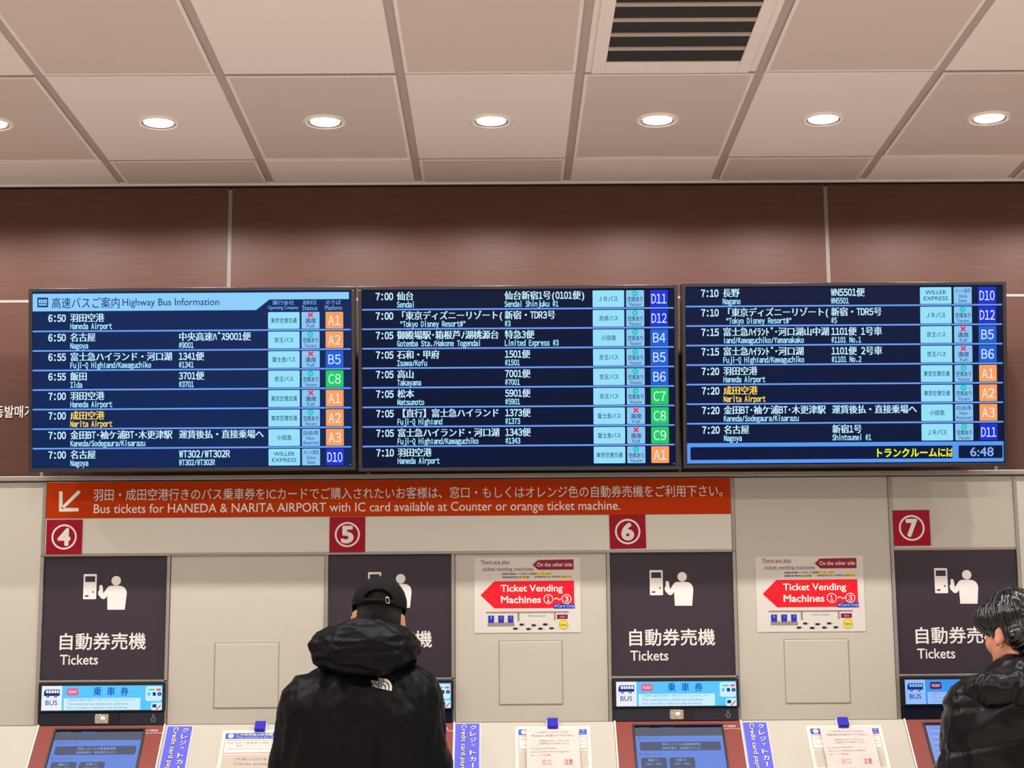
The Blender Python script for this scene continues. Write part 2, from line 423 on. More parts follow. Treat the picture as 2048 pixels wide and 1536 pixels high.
R_ROWS = [('7:10', '長野', 'Nagano', 'WN5501便', 'WN5501', 'w', 'o', 'D10'), ('7:10', '「東京ディズニーリゾート(', ' "Tokyo Disney Resort®"', '新宿・TDR5号', '#5', 'j', 'v', 'D12'),
          ('7:15', '富士急ﾊｲﾗﾝﾄﾞ･河口湖山中湖', 'land/Kawaguchiko/Yamanakako', '1101便 1号車', '#1101 No.1', 'k', 'f', 'B5'), ('7:15', '富士急ﾊｲﾗﾝﾄﾞ･河口湖', 'Fuji-Q Highland/Kawaguchiko', '1101便 2号車', '#1101 No.2', 'k', 'f', 'B6'),
          ('7:20', '羽田空港', 'Haneda Airport', '', '', 't', 'v', 'A1'), ('7:20', '*成田空港', 'Narita Airport', '', '', 't', 'v', 'A2'),
          ('7:20', '金田BT･袖ケ浦BT･木更津駅', 'Kaneda/Sodegaura/Kisarazu', '運賃後払・直接乗場へ', '', 'o', 'n', 'A3'), ('7:20', '名古屋', 'Nagoya', '新宿1号', 'Shintoumei #1', 'j', 'v', 'D11')]

def board(label, tl, tr, bl, br, rows_, first, cols, kind):
    """one wide display; sx, sy are its own drawing units (1/650 of a width)"""
    a = (BOARD.uv(*tl)[0]+BOARD.uv(*bl)[0])/2; b = (BOARD.uv(*tr)[0]+BOARD.uv(*br)[0])/2
    c = (BOARD.uv(*bl)[1]+BOARD.uv(*br)[1])/2; d = (BOARD.uv(*tl)[1]+BOARD.uv(*tr)[1])/2
    Wp, Hp = (tr[0]-tl[0]+br[0]-bl[0])/2, (bl[1]-tl[1]+br[1]-tr[1])/2
    fr = BOARD.at((a+b)/2, c)
    k = (b-a)/Wp; kv = (d-c)/Hp; hw = (b-a)/2; hh = d-c
    X = lambda s: -hw+s*k
    Y = lambda s: hh-s*kv
    t = thing('departure_board', label, 'display board', fr, 'bus departure boards')
    fm = MB()
    bz = 7*k
    outer = rr(-hw, 0, hw, hh, .004, 2)
    fm.box((-hw, 0, -.075), (hw, hh, -.004), M_BLACK)
    for p, q in (((-hw, 0), (hw, bz)), ((-hw, hh-bz), (hw, hh)), ((-hw, bz), (-hw+bz, hh-bz)), ((hw-bz, bz), (hw, hh-bz))):
        fm.box((p[0], p[1], -.01), (q[0], q[1], .004), M_BEZEL)
    fm.build('frame', t, bevel=.0015)
    br_ = MB()
    for s in (-.3, .3): br_.box((s-.05, .12, -.2), (s+.05, .45, -.074), M_BLACK)
    br_.build('wall_bracket', t)
    MB().disc(hw-.02, .022, .0025, .0045, mat('standby light', (190, 190, 200), emit=.5), 12).build('standby_light', t)
    sp = MB().quad(-hw+bz*.9, bz*.9, hw-bz*.9, hh-bz*.9, 0, C_['bg_'+kind])
    sb = sp.build('screen', t)
    x0, x1 = X(8), X(Wp-9)
    P = 39.06
    tcol, dcol, icol, ccol, scol, pcol = cols
    if kind == 'left':
        h = MB(); z = .001
        h.poly([(X(8), Y(46)), (X(455), Y(46)), (X(482), Y(25)), (X(641), Y(25)), (X(641), Y(11)), (X(8), Y(11))], z, C_['head'])
        h.quad(X(17.5), Y(38), X(39), Y(18.5), z+.0005, C_['navy'])
        for q in range(4): h.quad(X(20+q*4.4), Y(30), X(23.4+q*4.4), Y(22), z+.001, C_['head'])
        h.quad(X(20), Y(34.5), X(36.6), Y(31.5), z+.001, C_['head'])
        h.fit('高速バスご案内', X(46.5), Y(40.5), X(182), Y(18.5), z+.0006, C_['navy'], .004)
        h.fit('Highway Bus Information', X(188), Y(40.5), X(381), Y(21.5), z+.0006, C_['navy'], .002)
        for s, e, xa_, xb_ in (('運行会社', 'Operating Company', 479, 540), ('座席状況', 'Status', 547, 578), ('のりば', 'Platform', 593, 627)):
            m_ = (xa_+xb_)/2; w_ = min(xb_-xa_-4, 44)/2
            h.fit(s, X(m_-w_), Y(36), X(m_+w_), Y(27), z, C_['lab'], .01)
            h.fit(e, X(xa_), Y(47), X(xb_), Y(37.5), z, C_['lab'], .01)
        h.build('header_bar', sb)
    n = len(rows_)
    for i, (tm, jp, en, idj, ide, co, st, pf) in enumerate(rows_):
        r = first+i*P; m = MB(); z = .001
        if i < n-1 or kind == 'right' and False: m.quad(x0, Y(r+40.4), x1, Y(r+37.2), z, C_['line'])
        c1 = c2 = C_['txt']
        if jp[0] == '*': jp = jp[1:]; c1 = C_['yel']; c2 = C_['yel']
        else: c2 = C_['en']
        m.mono(tm, X(tcol), Y(r+19.5), 8.9*k, 19*kv, z, C_['txt'], .034)
        m.mono(jp, X(dcol), Y(r+19), 8.5*k, 18.6*kv, z, c1, .030, wide=17*k)
        m.mono(en, X(dcol), Y(r+34.5), 6*k, 15*kv, z, c2, .032, wide=6*k)
        m.mono(idj, X(icol), Y(r+19), 8.5*k, 18.6*kv, z, C_['txt'], .030, wide=17*k)
        m.mono(ide, X(icol), Y(r+34.5), 6*k, 15*kv, z, c2, .032, wide=6*k)
        ty0, ty1 = Y(r+36.4), Y(r+3)
        # operating company
        m.poly(rr(X(ccol), ty0, X(ccol+63), ty1, 1.5*k, 2), z, C_['tile'])
        nm = CO[co]; mid = ccol+31.5
        if co == 'w':
            m.fit('WILLER', X(mid-21), Y(r+17.2), X(mid+21), Y(r+9.2), z+.0006, C_['ink'], .004)
            m.fit('EXPRESS', X(mid-24), Y(r+29.5), X(mid+24), Y(r+21.5), z+.0006, C_['ink'], .004)
        else:
            ww = {6: 26, 5: 23, 4: 19, 3: 15}[len(nm)]
            m.fit(nm, X(mid-ww), Y(r+25), X(mid+ww), Y(r+14.5), z+.0006, C_['ink'], .010)
        # seats
        a_, b_, colr, ex = ST[st]; mid = scol+18
        m.poly(rr(X(scol), ty0, X(scol+36), ty1, 1.5*k, 2), z, C_['tile2'])
        if colr:
            cyy = Y(r+9)
            if ex == 'O': m.ring(X(mid-.5), cyy, 2.0*k, 6.2*k, z+.0006, C_[colr], 20)
            else:
                for sgn in (1, -1):
                    m.poly([(X(mid+sgn*q[0]), Y(r+9+q[1])) for q in ((-6, -3.4), (-3.4, -5.6), (6, 3.4), (3.4, 5.6))], z+.0006, C_[colr])
            m.fit(a_, X(mid-(15 if len(a_) > 2 else 11)), Y(r+26), X(mid+(15 if len(a_) > 2 else 11)), Y(r+15.5), z+.0007, C_['ink'], .012)
            m.fit(b_, X(mid-(12 if len(b_) > 4 else 7)), Y(r+34.5), X(mid+(12 if len(b_) > 4 else 7)), Y(r+28), z+.0007, C_['ink'], .004)
        else:
            m.fit(a_, X(mid-15), Y(r+15), X(mid+15), Y(r+6), z+.0007, C_['ink'], .006)
            m.fit(b_, X(mid-9), Y(r+24.5), X(mid+9), Y(r+17.5), z+.0007, C_['ink'], .004)
            m.fit(ex, X(mid-(15 if len(ex) > 5 else 8)), Y(r+33.5), X(mid+(15 if len(ex) > 5 else 8)), Y(r+26.5), z+.0007, C_['ink'], .004)
        # platform
        m.poly(rr(X(pcol), ty0, X(pcol+35.5), ty1, 1.5*k, 2), z, C_[pf[0]])
        ww = 11.5 if len(pf) == 2 else 14.5
        pw = 13.2 if len(pf) == 2 else 10.4
        m.mono(pf, X(pcol+17.7-pw*len(pf)/2), Y(r+29.5), pw*k, 25.5*kv, z+.0006, C_['pt'], .008)
        m.build('departure_row', sb)
    if kind == 'right':
        m = MB(); z = .001
        m.quad(X(8), Y(360), X(Wp-9), Y(319.5), z, C_['bar'])
        m.poly(rr(X(14.5), Y(353), X(538), Y(327.5), 2*k, 2), z+.0005, C_['bg2'])
        m.fit('トランクルームに', X(387), Y(350), X(524), Y(332), z+.001, C_['tick'], .03)
        m.fit('は', X(525.5), Y(350), X(542), Y(332), z+.001, C_['tick'], .03, clip=X(537))
        m.build('ticker_bar', sb)
        m = MB()
        m.poly(rr(X(550), Y(353), X(638), Y(327.5), 2*k, 2), z+.0005, C_['bg2'])
        m.fit('6:48', X(573), Y(349.5), X(620), Y(331), z+.001, C_['clk'], .012)
        m.build('clock_readout', sb)
    return t
board('wide departure board with pale blue title bar and eight rows, left of three', (58, 575), (708.5, 575), (57, 943), (713, 942), L_ROWS, 47.4, (39, 83, 300, 479, 546, 594), 'left')
board('wide departure board with nine rows and no title bar, between two others', (716.5, 574), (1356, 568.5), (717, 943), (1358, 939), M_ROWS, 7.7, (35, 77.5, 293, 469.5, 536.5, 584.5), 'mid')
board('wide departure board with yellow ticker and clock along its bottom edge', (1364, 568), (2013.5, 562), (1366, 938), (2015, 931), R_ROWS, 7.5, (38, 81.5, 298, 476.5, 544, 593), 'right')

# white Korean lettering fixed to the brown wall beside the boards
kt = MB()
a, b, c, d = WALL.rect(-31, 811.5, 66, 836)
kt.fit('자동발매기', a, b, c, d, .004, M_WHITE, .012)
o = kt.build('wall_lettering', None, WALL, label='white Korean letters on the brown wall left of the boards', category='lettering')
s = o.modifiers.new('solid', 'SOLIDIFY'); s.thickness = .004

# ------------------------------------------------------------------ ticket bank: header, panels, machines
NH, NS, NF, NA, ND, NT = .030, .012, .016, .022, .036, .030   # how far each layer stands off the wall
z_top = WALL.uv(93, 964, NH)[1]
z_hb = WALL.uv(200, 1107, NH)[1]           # underside of the header
z_sign_t, z_sign_b = WALL.uv(212, 1113.5, NS)[1], WALL.uv(205, 1359, NS)[1]
z_disp_t, z_disp_b = WALL.uv(204, 1365.5, ND)[1], WALL.uv(203, 1424, ND)[1]
z_slope = WALL.uv(203, 1451.5, ND)[1]      # top edge of the sloping consoles
ANG = math.radians(46)
SLOPE = Fr((0, -ND, z_slope), V=(0, math.cos(ANG), math.sin(ANG)))
SL = .40                                    # length of the slope
FOOT = -ND-SL*math.cos(ANG); ZF = z_slope-SL*math.sin(ANG)
us = [WALL.uv(x, y, NS)[0] for x, y in ((90.2, 1114.6), (658, 1110.6), (1219.8, 1106), (1787.9, 1103))]
DU = [u-us[0] for u in us]

# wall lower down, behind the machines
struct('wall_back_base', MB().box((XL, 0, -.3), (XR, zt-.005, 0), M_BEIGE), WALL)
struct('trim_3', MB().box((XL, zt-.012, 0), (XR, zt+.006, .034), M_ALU), WALL, bevel=.002)   # aluminium rail between brown wall and ticket bank

def side_rail(mb, u0, u1, zt_, zb_=None):
    mb.box((u0, zb_ if zb_ is not None else z_slope, 0), (u1, zt_, NA), M_ALU)

# header board over machines 4 to 6
hu0, hu1 = WALL.uv(91.5, 1035, NH)[0], WALL.uv(1462.5, 1030, NH)[0]
hd = thing('header_board', 'long beige header board under the orange banner', 'panel', WALL.at((hu0+hu1)/2, z_hb))
hw = (hu1-hu0)/2
MB().box((-hw, 0, 0), (hw, z_top-z_hb, NH), M_HEAD).build('panel', hd, bevel=.002)
MB().box((-hw, -.010, 0), (hw, 0, NH-.002), M_ALU).build('edge_strip', hd)

# header over machine 7
h7 = WALL.uv(1784, 1025, NF)[0], WALL.uv(2034, 1020, NF)[0]
h7z = z_sign_t+.012
hb = thing('header_board', 'short beige header board behind the circled 7 sign', 'panel', WALL.at((h7[0]+h7[1])/2, h7z))
hw = (h7[1]-h7[0])/2
MB().box((-hw, 0, 0), (hw, z_top-h7z, NF), M_BEIGE).build('panel', hb, bevel=.0015)
MB().box((-hw, -.008, 0), (hw, 0, NF-.001), M_ALU).build('edge_strip', hb)

# orange banner
NB = NH+.001
bu0, bu1 = WALL.uv(93, 1002, NB)[0], WALL.uv(1460.5, 991, NB)[0]
bv0, bv1 = WALL.uv(770, 1032.5, NB)[1], WALL.uv(770, 960.5, NB)[1]
bn = thing('banner_sign', 'long orange banner with white Japanese and English bus ticket text', 'sign', WALL.at((bu0+bu1)/2, bv0, NB))
W0 = (bu0+bu1)/2
def B(px, py): u, v = WALL.uv(px, py, NB); return u-W0, v-bv0
MB().box((bu0-W0, 0, 0), (bu1-W0, bv1-bv0, .002), M_ORANGE).build('backing', bn)
(ja, _), (jb, _) = B(187, 990), B(1445, 983)
j0, j1 = B(187, 1001)[1], B(187, 979)[1]
MB().fit('羽田・成田空港行きのバス乗車券をICカードでご購入されたいお客様は、窓口・もしくはオレンジ色の自動券売機をご利用下さい。', ja, j0-.002, jb, j1+.002, .0028, M_WHITE, .004).build('japanese_lettering', bn)
(ea, _), (eb, _) = B(188, 1018), B(1240, 1014)
e0, e1 = B(187, 1032.5)[1], B(187, 1008.5)[1]
MB().fit('Bus tickets for HANEDA & NARITA AIRPORT with IC card available at Counter or orange ticket machine.', ea, e0, eb, e1, .0028, M_WHITE, .003).build('english_lettering', bn)
ar = MB()
def PB(pts): return [B(x, y) for x, y in pts]
ar.poly(PB([(118.5, 983), (118.5, 1023.5), (125.5, 1016), (125.5, 983)])[::1], .0028, M_WHITE)
ar.poly(PB([(118.5, 1023.5), (157.5, 1023), (157.5, 1016), (125.5, 1016)]), .0028, M_WHITE)
ar.poly(PB([(122, 1015), (126.5, 1019), (162, 985), (157, 980)]), .0028, M_WHITE)
ar.build('arrow', bn)

# crimson number plates
def plate(num, x0, y0, x1, y1, n, tilt, label):
    a, b, c, d = WALL.rect(x0, y0, x1, y1, n)
    f = WALL.at((a+c)/2, (b+d)/2, n)
    f.U, f.V = (f.U*math.cos(tilt)+f.V*math.sin(tilt)), (f.V*math.cos(tilt)-f.U*math.sin(tilt))
    t = thing('number_plate', label, 'sign', f, 'numbered plates over the machines')
    s = (c-a)/2; h = (d-b)/2
    MB().box((-s, -h, 0), (s, h, .0018), M_CRIM).build('plate', t)
    m = MB().ring(0, 0, s*.60, s*.70, .0024, M_WHITE, 48)
    m.fit(num, -s*(.36 if num != '7' else .32), -s*.50, s*(.36 if num != '7' else .32), s*.50, .0024, M_WHITE, .045)
    m.build('numeral', t)
plate('4', 92.5, 1039.6, 164.5, 1108.5, NH+.001, 0, 'crimson square plate with circled white 4')
plate('5', 659, 1034, 730.5, 1104.5, NH+.001, 0, 'crimson square plate with circled white 5')
plate('6', 1219, 1029, 1291.5, 1097.5, NH+.001, math.radians(.9), 'crimson square plate with circled white 6, slightly tilted')
plate('7', 1786.5, 1020.5, 1860, 1091.5, NF+.001, math.radians(.3), 'crimson square plate with circled white 7')

# dark signs with pictogram over each machine
su0, su1 = us[0], WALL.uv(334.4, 1113, NS)[0]
sb_l, sb_r = WALL.uv(82.5, 1358.8, NS)[0], WALL.uv(326.8, 1358.8, NS)[0]
su0, su1 = (su0+sb_l)/2, (su1+sb_r)/2
def S4(px, py): u, v = WALL.uv(px, py, NS); return u-su0, v-z_sign_b
SW, SH = su1-su0, z_sign_t-z_sign_b
SLB = ['dark plum ticket sign with person pictogram under the circled 4', 'dark plum ticket sign under the circled 5, partly behind the capped man',
       'dark plum ticket sign with person pictogram under the circled 6', 'dark plum ticket sign under the circled 7, beside the bareheaded man']
for i in range(4):
    t = thing('ticket_sign', SLB[i], 'sign', WALL.at(su0+DU[i], z_sign_b, 0), 'dark ticket signs')
    Z = NS+.0008
    MB().box((0, 0, 0), (SW, SH, NS), M_SIGN).build('panel', t)
    m = MB()
    p = rr(*S4(166, 1198.5), *S4(194, 1148), .003, 2)
    m.poly(p, Z, M_WHITE)
    m.quad(*S4(170.4, 1164), *S4(190.6, 1152.5), Z+.0006, M_SIGN)
    x, y = S4(186.5, 1184); m.disc(x, y, .0032, Z+.0006, M_SIGN, 16)
    m.quad(*S4(170, 1193.5), *S4(177, 1190.5), Z+.0006, M_SIGN)
    m.build('machine_pictogram', t)
    m = MB()
    x, y = S4(232.5, 1161.5); m.disc(x, y, .0182, Z, M_WHITE, 36)
    body = [(214.8, 1219.5), (249.5, 1219.5), (253.6, 1187), (252.8, 1181), (249.5, 1175.5), (244, 1172.3), (238, 1171.5), (220, 1171.8), (216, 1174), (206.5, 1186.5),
            (205.5, 1173), (203.8, 1170), (200.5, 1169.8), (198.8, 1172), (198.6, 1180), (196, 1184.5), (197, 1190), (203.5, 1197.5), (208, 1198.3), (211, 1196.5), (214.6, 1192)]
    m.poly([S4(*q) for q in body], Z, M_WHITE)
    m.build('person_pictogram', t)
    m = MB().fit('自動券売機', *S4(119, 1300.5), *S4(292.5, 1265), Z, M_WHITE, .014)
    m.fit('Tickets', *S4(119.5, 1330), *S4(196.5, 1309), Z, M_WHITE, .012)
    m.build('lettering', t)

# ticket machines
E_ = {'sky': scr('fascia cyan', (92, 200, 255)), 'pale': scr('fascia pale', (206, 240, 255)), 'ink': scr('fascia ink', (20, 50, 120)), 'blue': scr('fascia blue', (30, 60, 190)),
      'wh': scr('fascia white', (236, 240, 255)), 'pk': scr('fascia pink', (236, 96, 140)), 'sky7': scr('fascia azure', (60, 150, 245)), 'pale7': scr('fascia soft blue', (150, 190, 250)),
      'dk': scr('fascia dull ink', (120, 150, 180)), 'mg': scr('fascia maroon', (96, 30, 60)), 'gr': scr('fascia green', (90, 210, 150))}
T_ = {'bg': scr('panel periwinkle', (112, 142, 222)), 'bg7': scr('panel pale periwinkle', (136, 164, 236)), 'gr': scr('panel grey', (98, 100, 116)), 'bt': scr('panel button grey', (92, 98, 122)),
      'tx': scr('panel lettering', (160, 178, 232)), 'hd': scr('panel heading', (84, 108, 190)), 'bk': scr('panel black', (14, 18, 34)), 'gl': scr('panel green hint', (96, 130, 118))}
def U4(px, py, n): return WALL.uv(px, py, n)
du0, du1 = (U4(77, 1366, ND)[0]+U4(75.5, 1424, ND)[0])/2, (U4(331.3, 1365, ND)[0]+U4(328.5, 1424, ND)[0])/2
MLB = ['ticket machine with lit bus fascia and maroon console under the circled 4', 'ticket machine under the circled 5, mostly hidden by the capped man',
       'ticket machine with lit bus fascia and maroon console under the circled 6', 'ticket machine under the circled 7, partly hidden by the bareheaded man']
mu0, mu1 = SLOPE.uv(75.5, 1452.5)[0], SLOPE.uv(331, 1452)[0]
def SP(px, py): u, v = SLOPE.uv(px, py); return u-mu0, v
def machine(i):
    u = DU[i]
    f = Fr((mu0+u, 0, 0))
    t = thing('ticket_machine', MLB[i], 'ticket machine', f, 'ticket machines')
    Wm = mu1-mu0
    up_ = WALL.at(mu0+u, 0, 0)          # upright parts
    X = lambda q: q-mu0
    # body and sloping console down to the floor: side profile swept over the width
    m = MB()
    prof = [(.002, 0.0), (.002, z_disp_t-.004), (.012, z_disp_t-.004), (.012, z_slope+.001), (ND, z_slope), (ND+SL*math.cos(ANG), ZF), (ND+SL*math.cos(ANG), ZF-.03), (.24, ZF-.05), (.24, 0)]
    v = [(0, z, n) for n, z in prof]+[(Wm, z, n) for n, z in prof]
    k = len(prof)
    m.add(v, [tuple(range(k-1, -1, -1)), tuple(range(k, 2*k))]+[(q, (q+1) % k, k+(q+1) % k, k+q) for q in range(k)], M_MAROON)
    m.build('body', t, up_)
    # fascia display
    m = MB(); a, b = X(du0), X(du1); Z = ND+.003
    m.rbox((a, z_disp_b, .005), (b, z_disp_t, ND), M_BLACK, .003)
    fb = m.build('fascia_display', t, up_)
    m = MB()
    A = lambda px, py: (WALL.uv(px, py, ND)[0]-mu0, WALL.uv(px, py, ND)[1])
    sky, pale, ink = (E_['sky'], E_['pale'], E_['ink']) if i != 3 else (E_['sky7'], E_['pale7'], E_['ink'])
    l0, l1 = A(82.3, 1421.3), A(325.3, 1370.3)
    z = ND+.0008
    m.quad(l0[0], l0[1], l1[0], l1[1], z, sky)
    m.quad(l0[0], l0[1], A(124, 1396)[0], l1[1], z+.0005, E_['wh'] if i != 3 else pale)
    # bus drawing
    bx0, by0 = A(88, 1392); bx1, by1 = A(120, 1379)
    hb_ = by1-by0; wb = bx1-bx0
    m.poly([(bx0, by0), (bx1, by0), (bx1, by1), (bx0+wb*.1, by1), (bx0, by0+hb_*.6)], z+.001, ink)
    for q in range(5): m.quad(bx0+wb*(.14+q*.17), by0+hb_*.42, bx0+wb*(.27+q*.17), by0+hb_*.88, z+.0015, E_['wh'] if i != 3 else pale)
    for q in (.25, .75): m.disc(bx0+wb*q, by0-.001, .006, z+.0016, ink, 18); m.disc(bx0+wb*q, by0-.001, .0025, z+.002, pale, 12)
    m.fit('BUS', *A(91, 1410.5), *A(115, 1400.5), z+.001, ink, .006)
    # ticket badge, title and two lines of notice
    m.poly(rr(*A(133.5, 1391), *A(157.5, 1376.5), .007, 4), z+.001, E_['pk'] if i != 3 else E_['mg'])
    m.fit('TICKET', *A(136.5, 1386.5), *A(154.5, 1381), z+.0015, E_['wh'], .01)
    for q, ch in enumerate('乗車券'): m.fit(ch, *A(187+q*27, 1391.5), *A(203.5+q*27, 1374), z+.001, E_['blue'], .008)
    m.quad(*A(127, 1420.8), *A(281, 1395.5), z+.0005, pale)
    m.fit('お客様の座席を事前に予約されていない方はこちら', *A(135, 1402.5), *A(270, 1396.8), z+.001, E_['dk'], 0)
    m.fit('The reserved bus tickets are sold here', *A(135, 1410.5), *A(256, 1404.5), z+.001, E_['dk'], 0)
    m.fit('For travellers without seat booking', *A(135, 1419), *A(254, 1412.5), z+.001, E_['dk'], 0)
    # payment marks
    m.poly(rr(*A(291, 1402), *A(324, 1372.5), .008, 4), z+.0006, pale)
    m.quad(*A(297, 1381), *A(310, 1377.5), z+.0012, E_['gr']); m.quad(*A(313, 1381.5), *A(322, 1377), z+.0012, E_['pk'])
    m.quad(*A(295, 1391.5), *A(301, 1384.5), z+.0012, E_['sky']); m.quad(*A(305.5, 1391.5), *A(312, 1384.5), z+.0012, E_['ink'])
    c_ = A(319, 1388); m.disc(c_[0], c_[1], .0075, z+.0012, E_['ink'], 20); m.fit('i', c_[0]-.0012, c_[1]-.004, c_[0]+.0012, c_[1]+.004, z+.0016, pale, .01)
    m.poly(rr(*A(302, 1420.5), *A(324, 1405), .005, 3), z+.0006, pale)
    m.quad(*A(305, 1415), *A(313, 1408.5), z+.0012, E_['ink'])
    m.poly([A(311, 1419), A(321, 1409), A(323, 1411), A(313.5, 1420.5)], z+.0014, E_['pk'])
    m.build('screen', fb, up_)
    # smoked strip with camera dome, sensor and round mark
    m = MB(); zs1, zs0 = z_disp_b-.0015, z_slope+.002
    m.box((X(du0)+.003, zs0, .005), (X(du1)-.003, zs1, NT), M_NAVY)
    st = m.build('smoked_strip', t, up_, bevel=.0015)
    h = zs1-zs0; cxm = (X(du0)+X(du1))/2
    d0, d1 = A(188.5, 1438)[0], A(217, 1438)[0]
    v0, v1 = zs0+h*.1, zs1-h*.12
    m = MB().rbox((d0, v0, NT-.001), (d1, v1, NT+.004), mat('camera lens chrome', (196, 190, 176), rough=.12, metal=.9, bump=.9, scale=120), .004)
    m.lathe([(.010, 0), (.0085, .005), (.005, .0075), (.0004, .0085)], mat('camera lens glass', (230, 230, 224), rough=.05, spec=.9), ((d0+d1)/2+.004, (v0+v1)/2, NT+.0035), 20)
    m.build('camera_lens', st, up_)
    MB().rbox((d1+.003, v0, NT-.001), (A(238, 1438)[0], v1, NT+.002), mat('sensor window', (4, 4, 8), rough=.06, spec=.6), .002).build('sensor', st, up_)
    c_ = A(306, 1438)
    MB().ring(c_[0], (zs0+zs1)/2-h*.1, .006, .009, NT+.0006, mat('grey mark', (120, 128, 136)), 24).ring(c_[0]+.0, (zs0+zs1)/2+h*.22, .003, .005, NT+.0006, mat('grey mark', (120, 128, 136)), 16).build('grey_mark', st, up_)
    # console: touch screen on the slope
    sf = SLOPE.at(mu0+u, 0, 0)
    q0, q1 = SP(112, 1461), SP(288.5, 1461)
    vb = -.30
    m = MB().quad(q0[0]-.004, vb-.004, q1[0]+.004, q0[1]+.004, .0008, M_BLACK)
    e = .006
    for p, q in (((q0[0]-e, vb-e), (q0[0], q0[1]+e)), ((q1[0], vb-e), (q1[0]+e, q0[1]+e)), ((q0[0], q0[1]), (q1[0], q0[1]+e)), ((q0[0], vb-e), (q1[0], vb))):
        m.box((p[0], p[1], -.002), (q[0], q[1], .004), M_BLACK)
    ts = m.build('touch_screen', t, sf)
    m = MB(); z = .0016; bg = T_['bg'] if i != 3 else T_['bg7']
    xl, xr = q0[0]+.003, q1[0]-.003; wx = xr-xl; vt = q0[1]
    fx = lambda s: xl+wx*s
    vv = lambda y: SP(200, y)[1]
    m.quad(xl, vb+.003, xr, vt-.010, z, bg)
    if i != 3:
        m.quad(xl, vv(1481), xr, vv(1464.5), z+.0004, T_['gr'])
        m.quad(xl, vv(1464.5), xr, vt, z+.0004, T_['bk'])
        m.fit('ご予約の確認', fx(.04), vv(1468), fx(.17), vv(1463), z+.0008, T_['gl'], 0)
        m.fit('発車時刻順', fx(.30), vv(1468), fx(.45), vv(1463), z+.0008, T_['hd'], 0)
        for y in (1482.5, 1514.5): 
            m.quad(fx(.03), vv(y+7), fx(.042), vv(y), z+.0008, T_['hd'])
            m.fit('空席照会・予約・購入', fx(.06), vv(y+6), fx(.28), vv(y+1), z+.0008, T_['hd'], 0)
        m.poly(rr(fx(.04), vv(1510.5), fx(.965), vv(1493), .008, 3), z+.0008, T_['bt'])
        m.fit('予約したバスの乗車券受取', fx(.29), vv(1501), fx(.735), vv(1495.5), z+.0012, T_['tx'], .004)
        m.fit('（乗車券番号・電話番号を入力）', fx(.29), vv(1508.5), fx(.735), vv(1503.2), z+.0012, T_['tx'], 0)
        for s_, tx in ((.04, '高速バス'), (.36, '空港バス')):
            m.poly(rr(fx(s_), vv(1546), fx(s_+.29), vv(1524.5), .008, 3), z+.0008, T_['bt'])
            m.fit(tx, fx(s_+.08), vv(1532.5), fx(s_+.2), vv(1526.5), z+.0012, T_['tx'], .004)
            m.fit('（当日・予約）', fx(s_+.05), vv(1540), fx(s_+.23), vv(1535), z+.0012, T_['tx'], 0)
        m.poly(rr(fx(.04), vv(1590), fx(.965), vv(1560), .008, 3), z+.0008, T_['bt'])
    else:
        for k_ in range(8):
            m.quad(fx(.04), vv(1470+k_*11.5), fx(.96), vv(1469+k_*11.5), z+.0006, T_['hd'])
            m.quad(fx(.06), vv(1476+k_*11.5), fx(.5), vv(1474+k_*11.5), z+.0006, T_['tx'])
    m.build('screen', ts, sf)
    m = MB().fit('高速バス自動券売機', *SP(288.5, 1463.5), *SP(316, 1459.5), .001, M_WHITE, .01)
    m.fit('Highway Bus Ticket Vending', *SP(288.5, 1468), *SP(324, 1464.8), .001, M_WHITE, .006)
    m.build('console_lettering', t, sf)
    # aluminium sill and side rails
    m = MB()
    m.box((X(du0)-.002, z_disp_t+.002, 0), (X(du1)+.002, z_sign_b-.002, NA), M_ALU)
    m.build('sill', t, up_, bevel=.001)
    for side, (a_, b_) in (('l', (X(su0)-.016, X(su0)-.003)), ('r', (X(su1)+.003, X(su1)+.016))):
        MB().box((a_, z_slope, 0), (b_, z_sign_t+.006, NA), M_ALU).build('side_rail', t, up_, bevel=.001)
    for a_, b_ in ((0, .006), (Wm-.006, Wm)):
        MB().box((a_, -SL, -.03), (b_, .004, .003), mat('white console edging', (226, 216, 206), rough=.4)).build('console_edging', t, sf)
    m = MB().box((.02, .02, .24), (Wm-.02, ZF-.12, .246), mat('maroon door', (112, 42, 32), rough=.45))
    m.rbox((.1, ZF-.32, .246), (Wm-.1, ZF-.2, .252), M_BLACK, .004)
    m.build('lower_door', t, up_)
for i in range(4): machine(i)

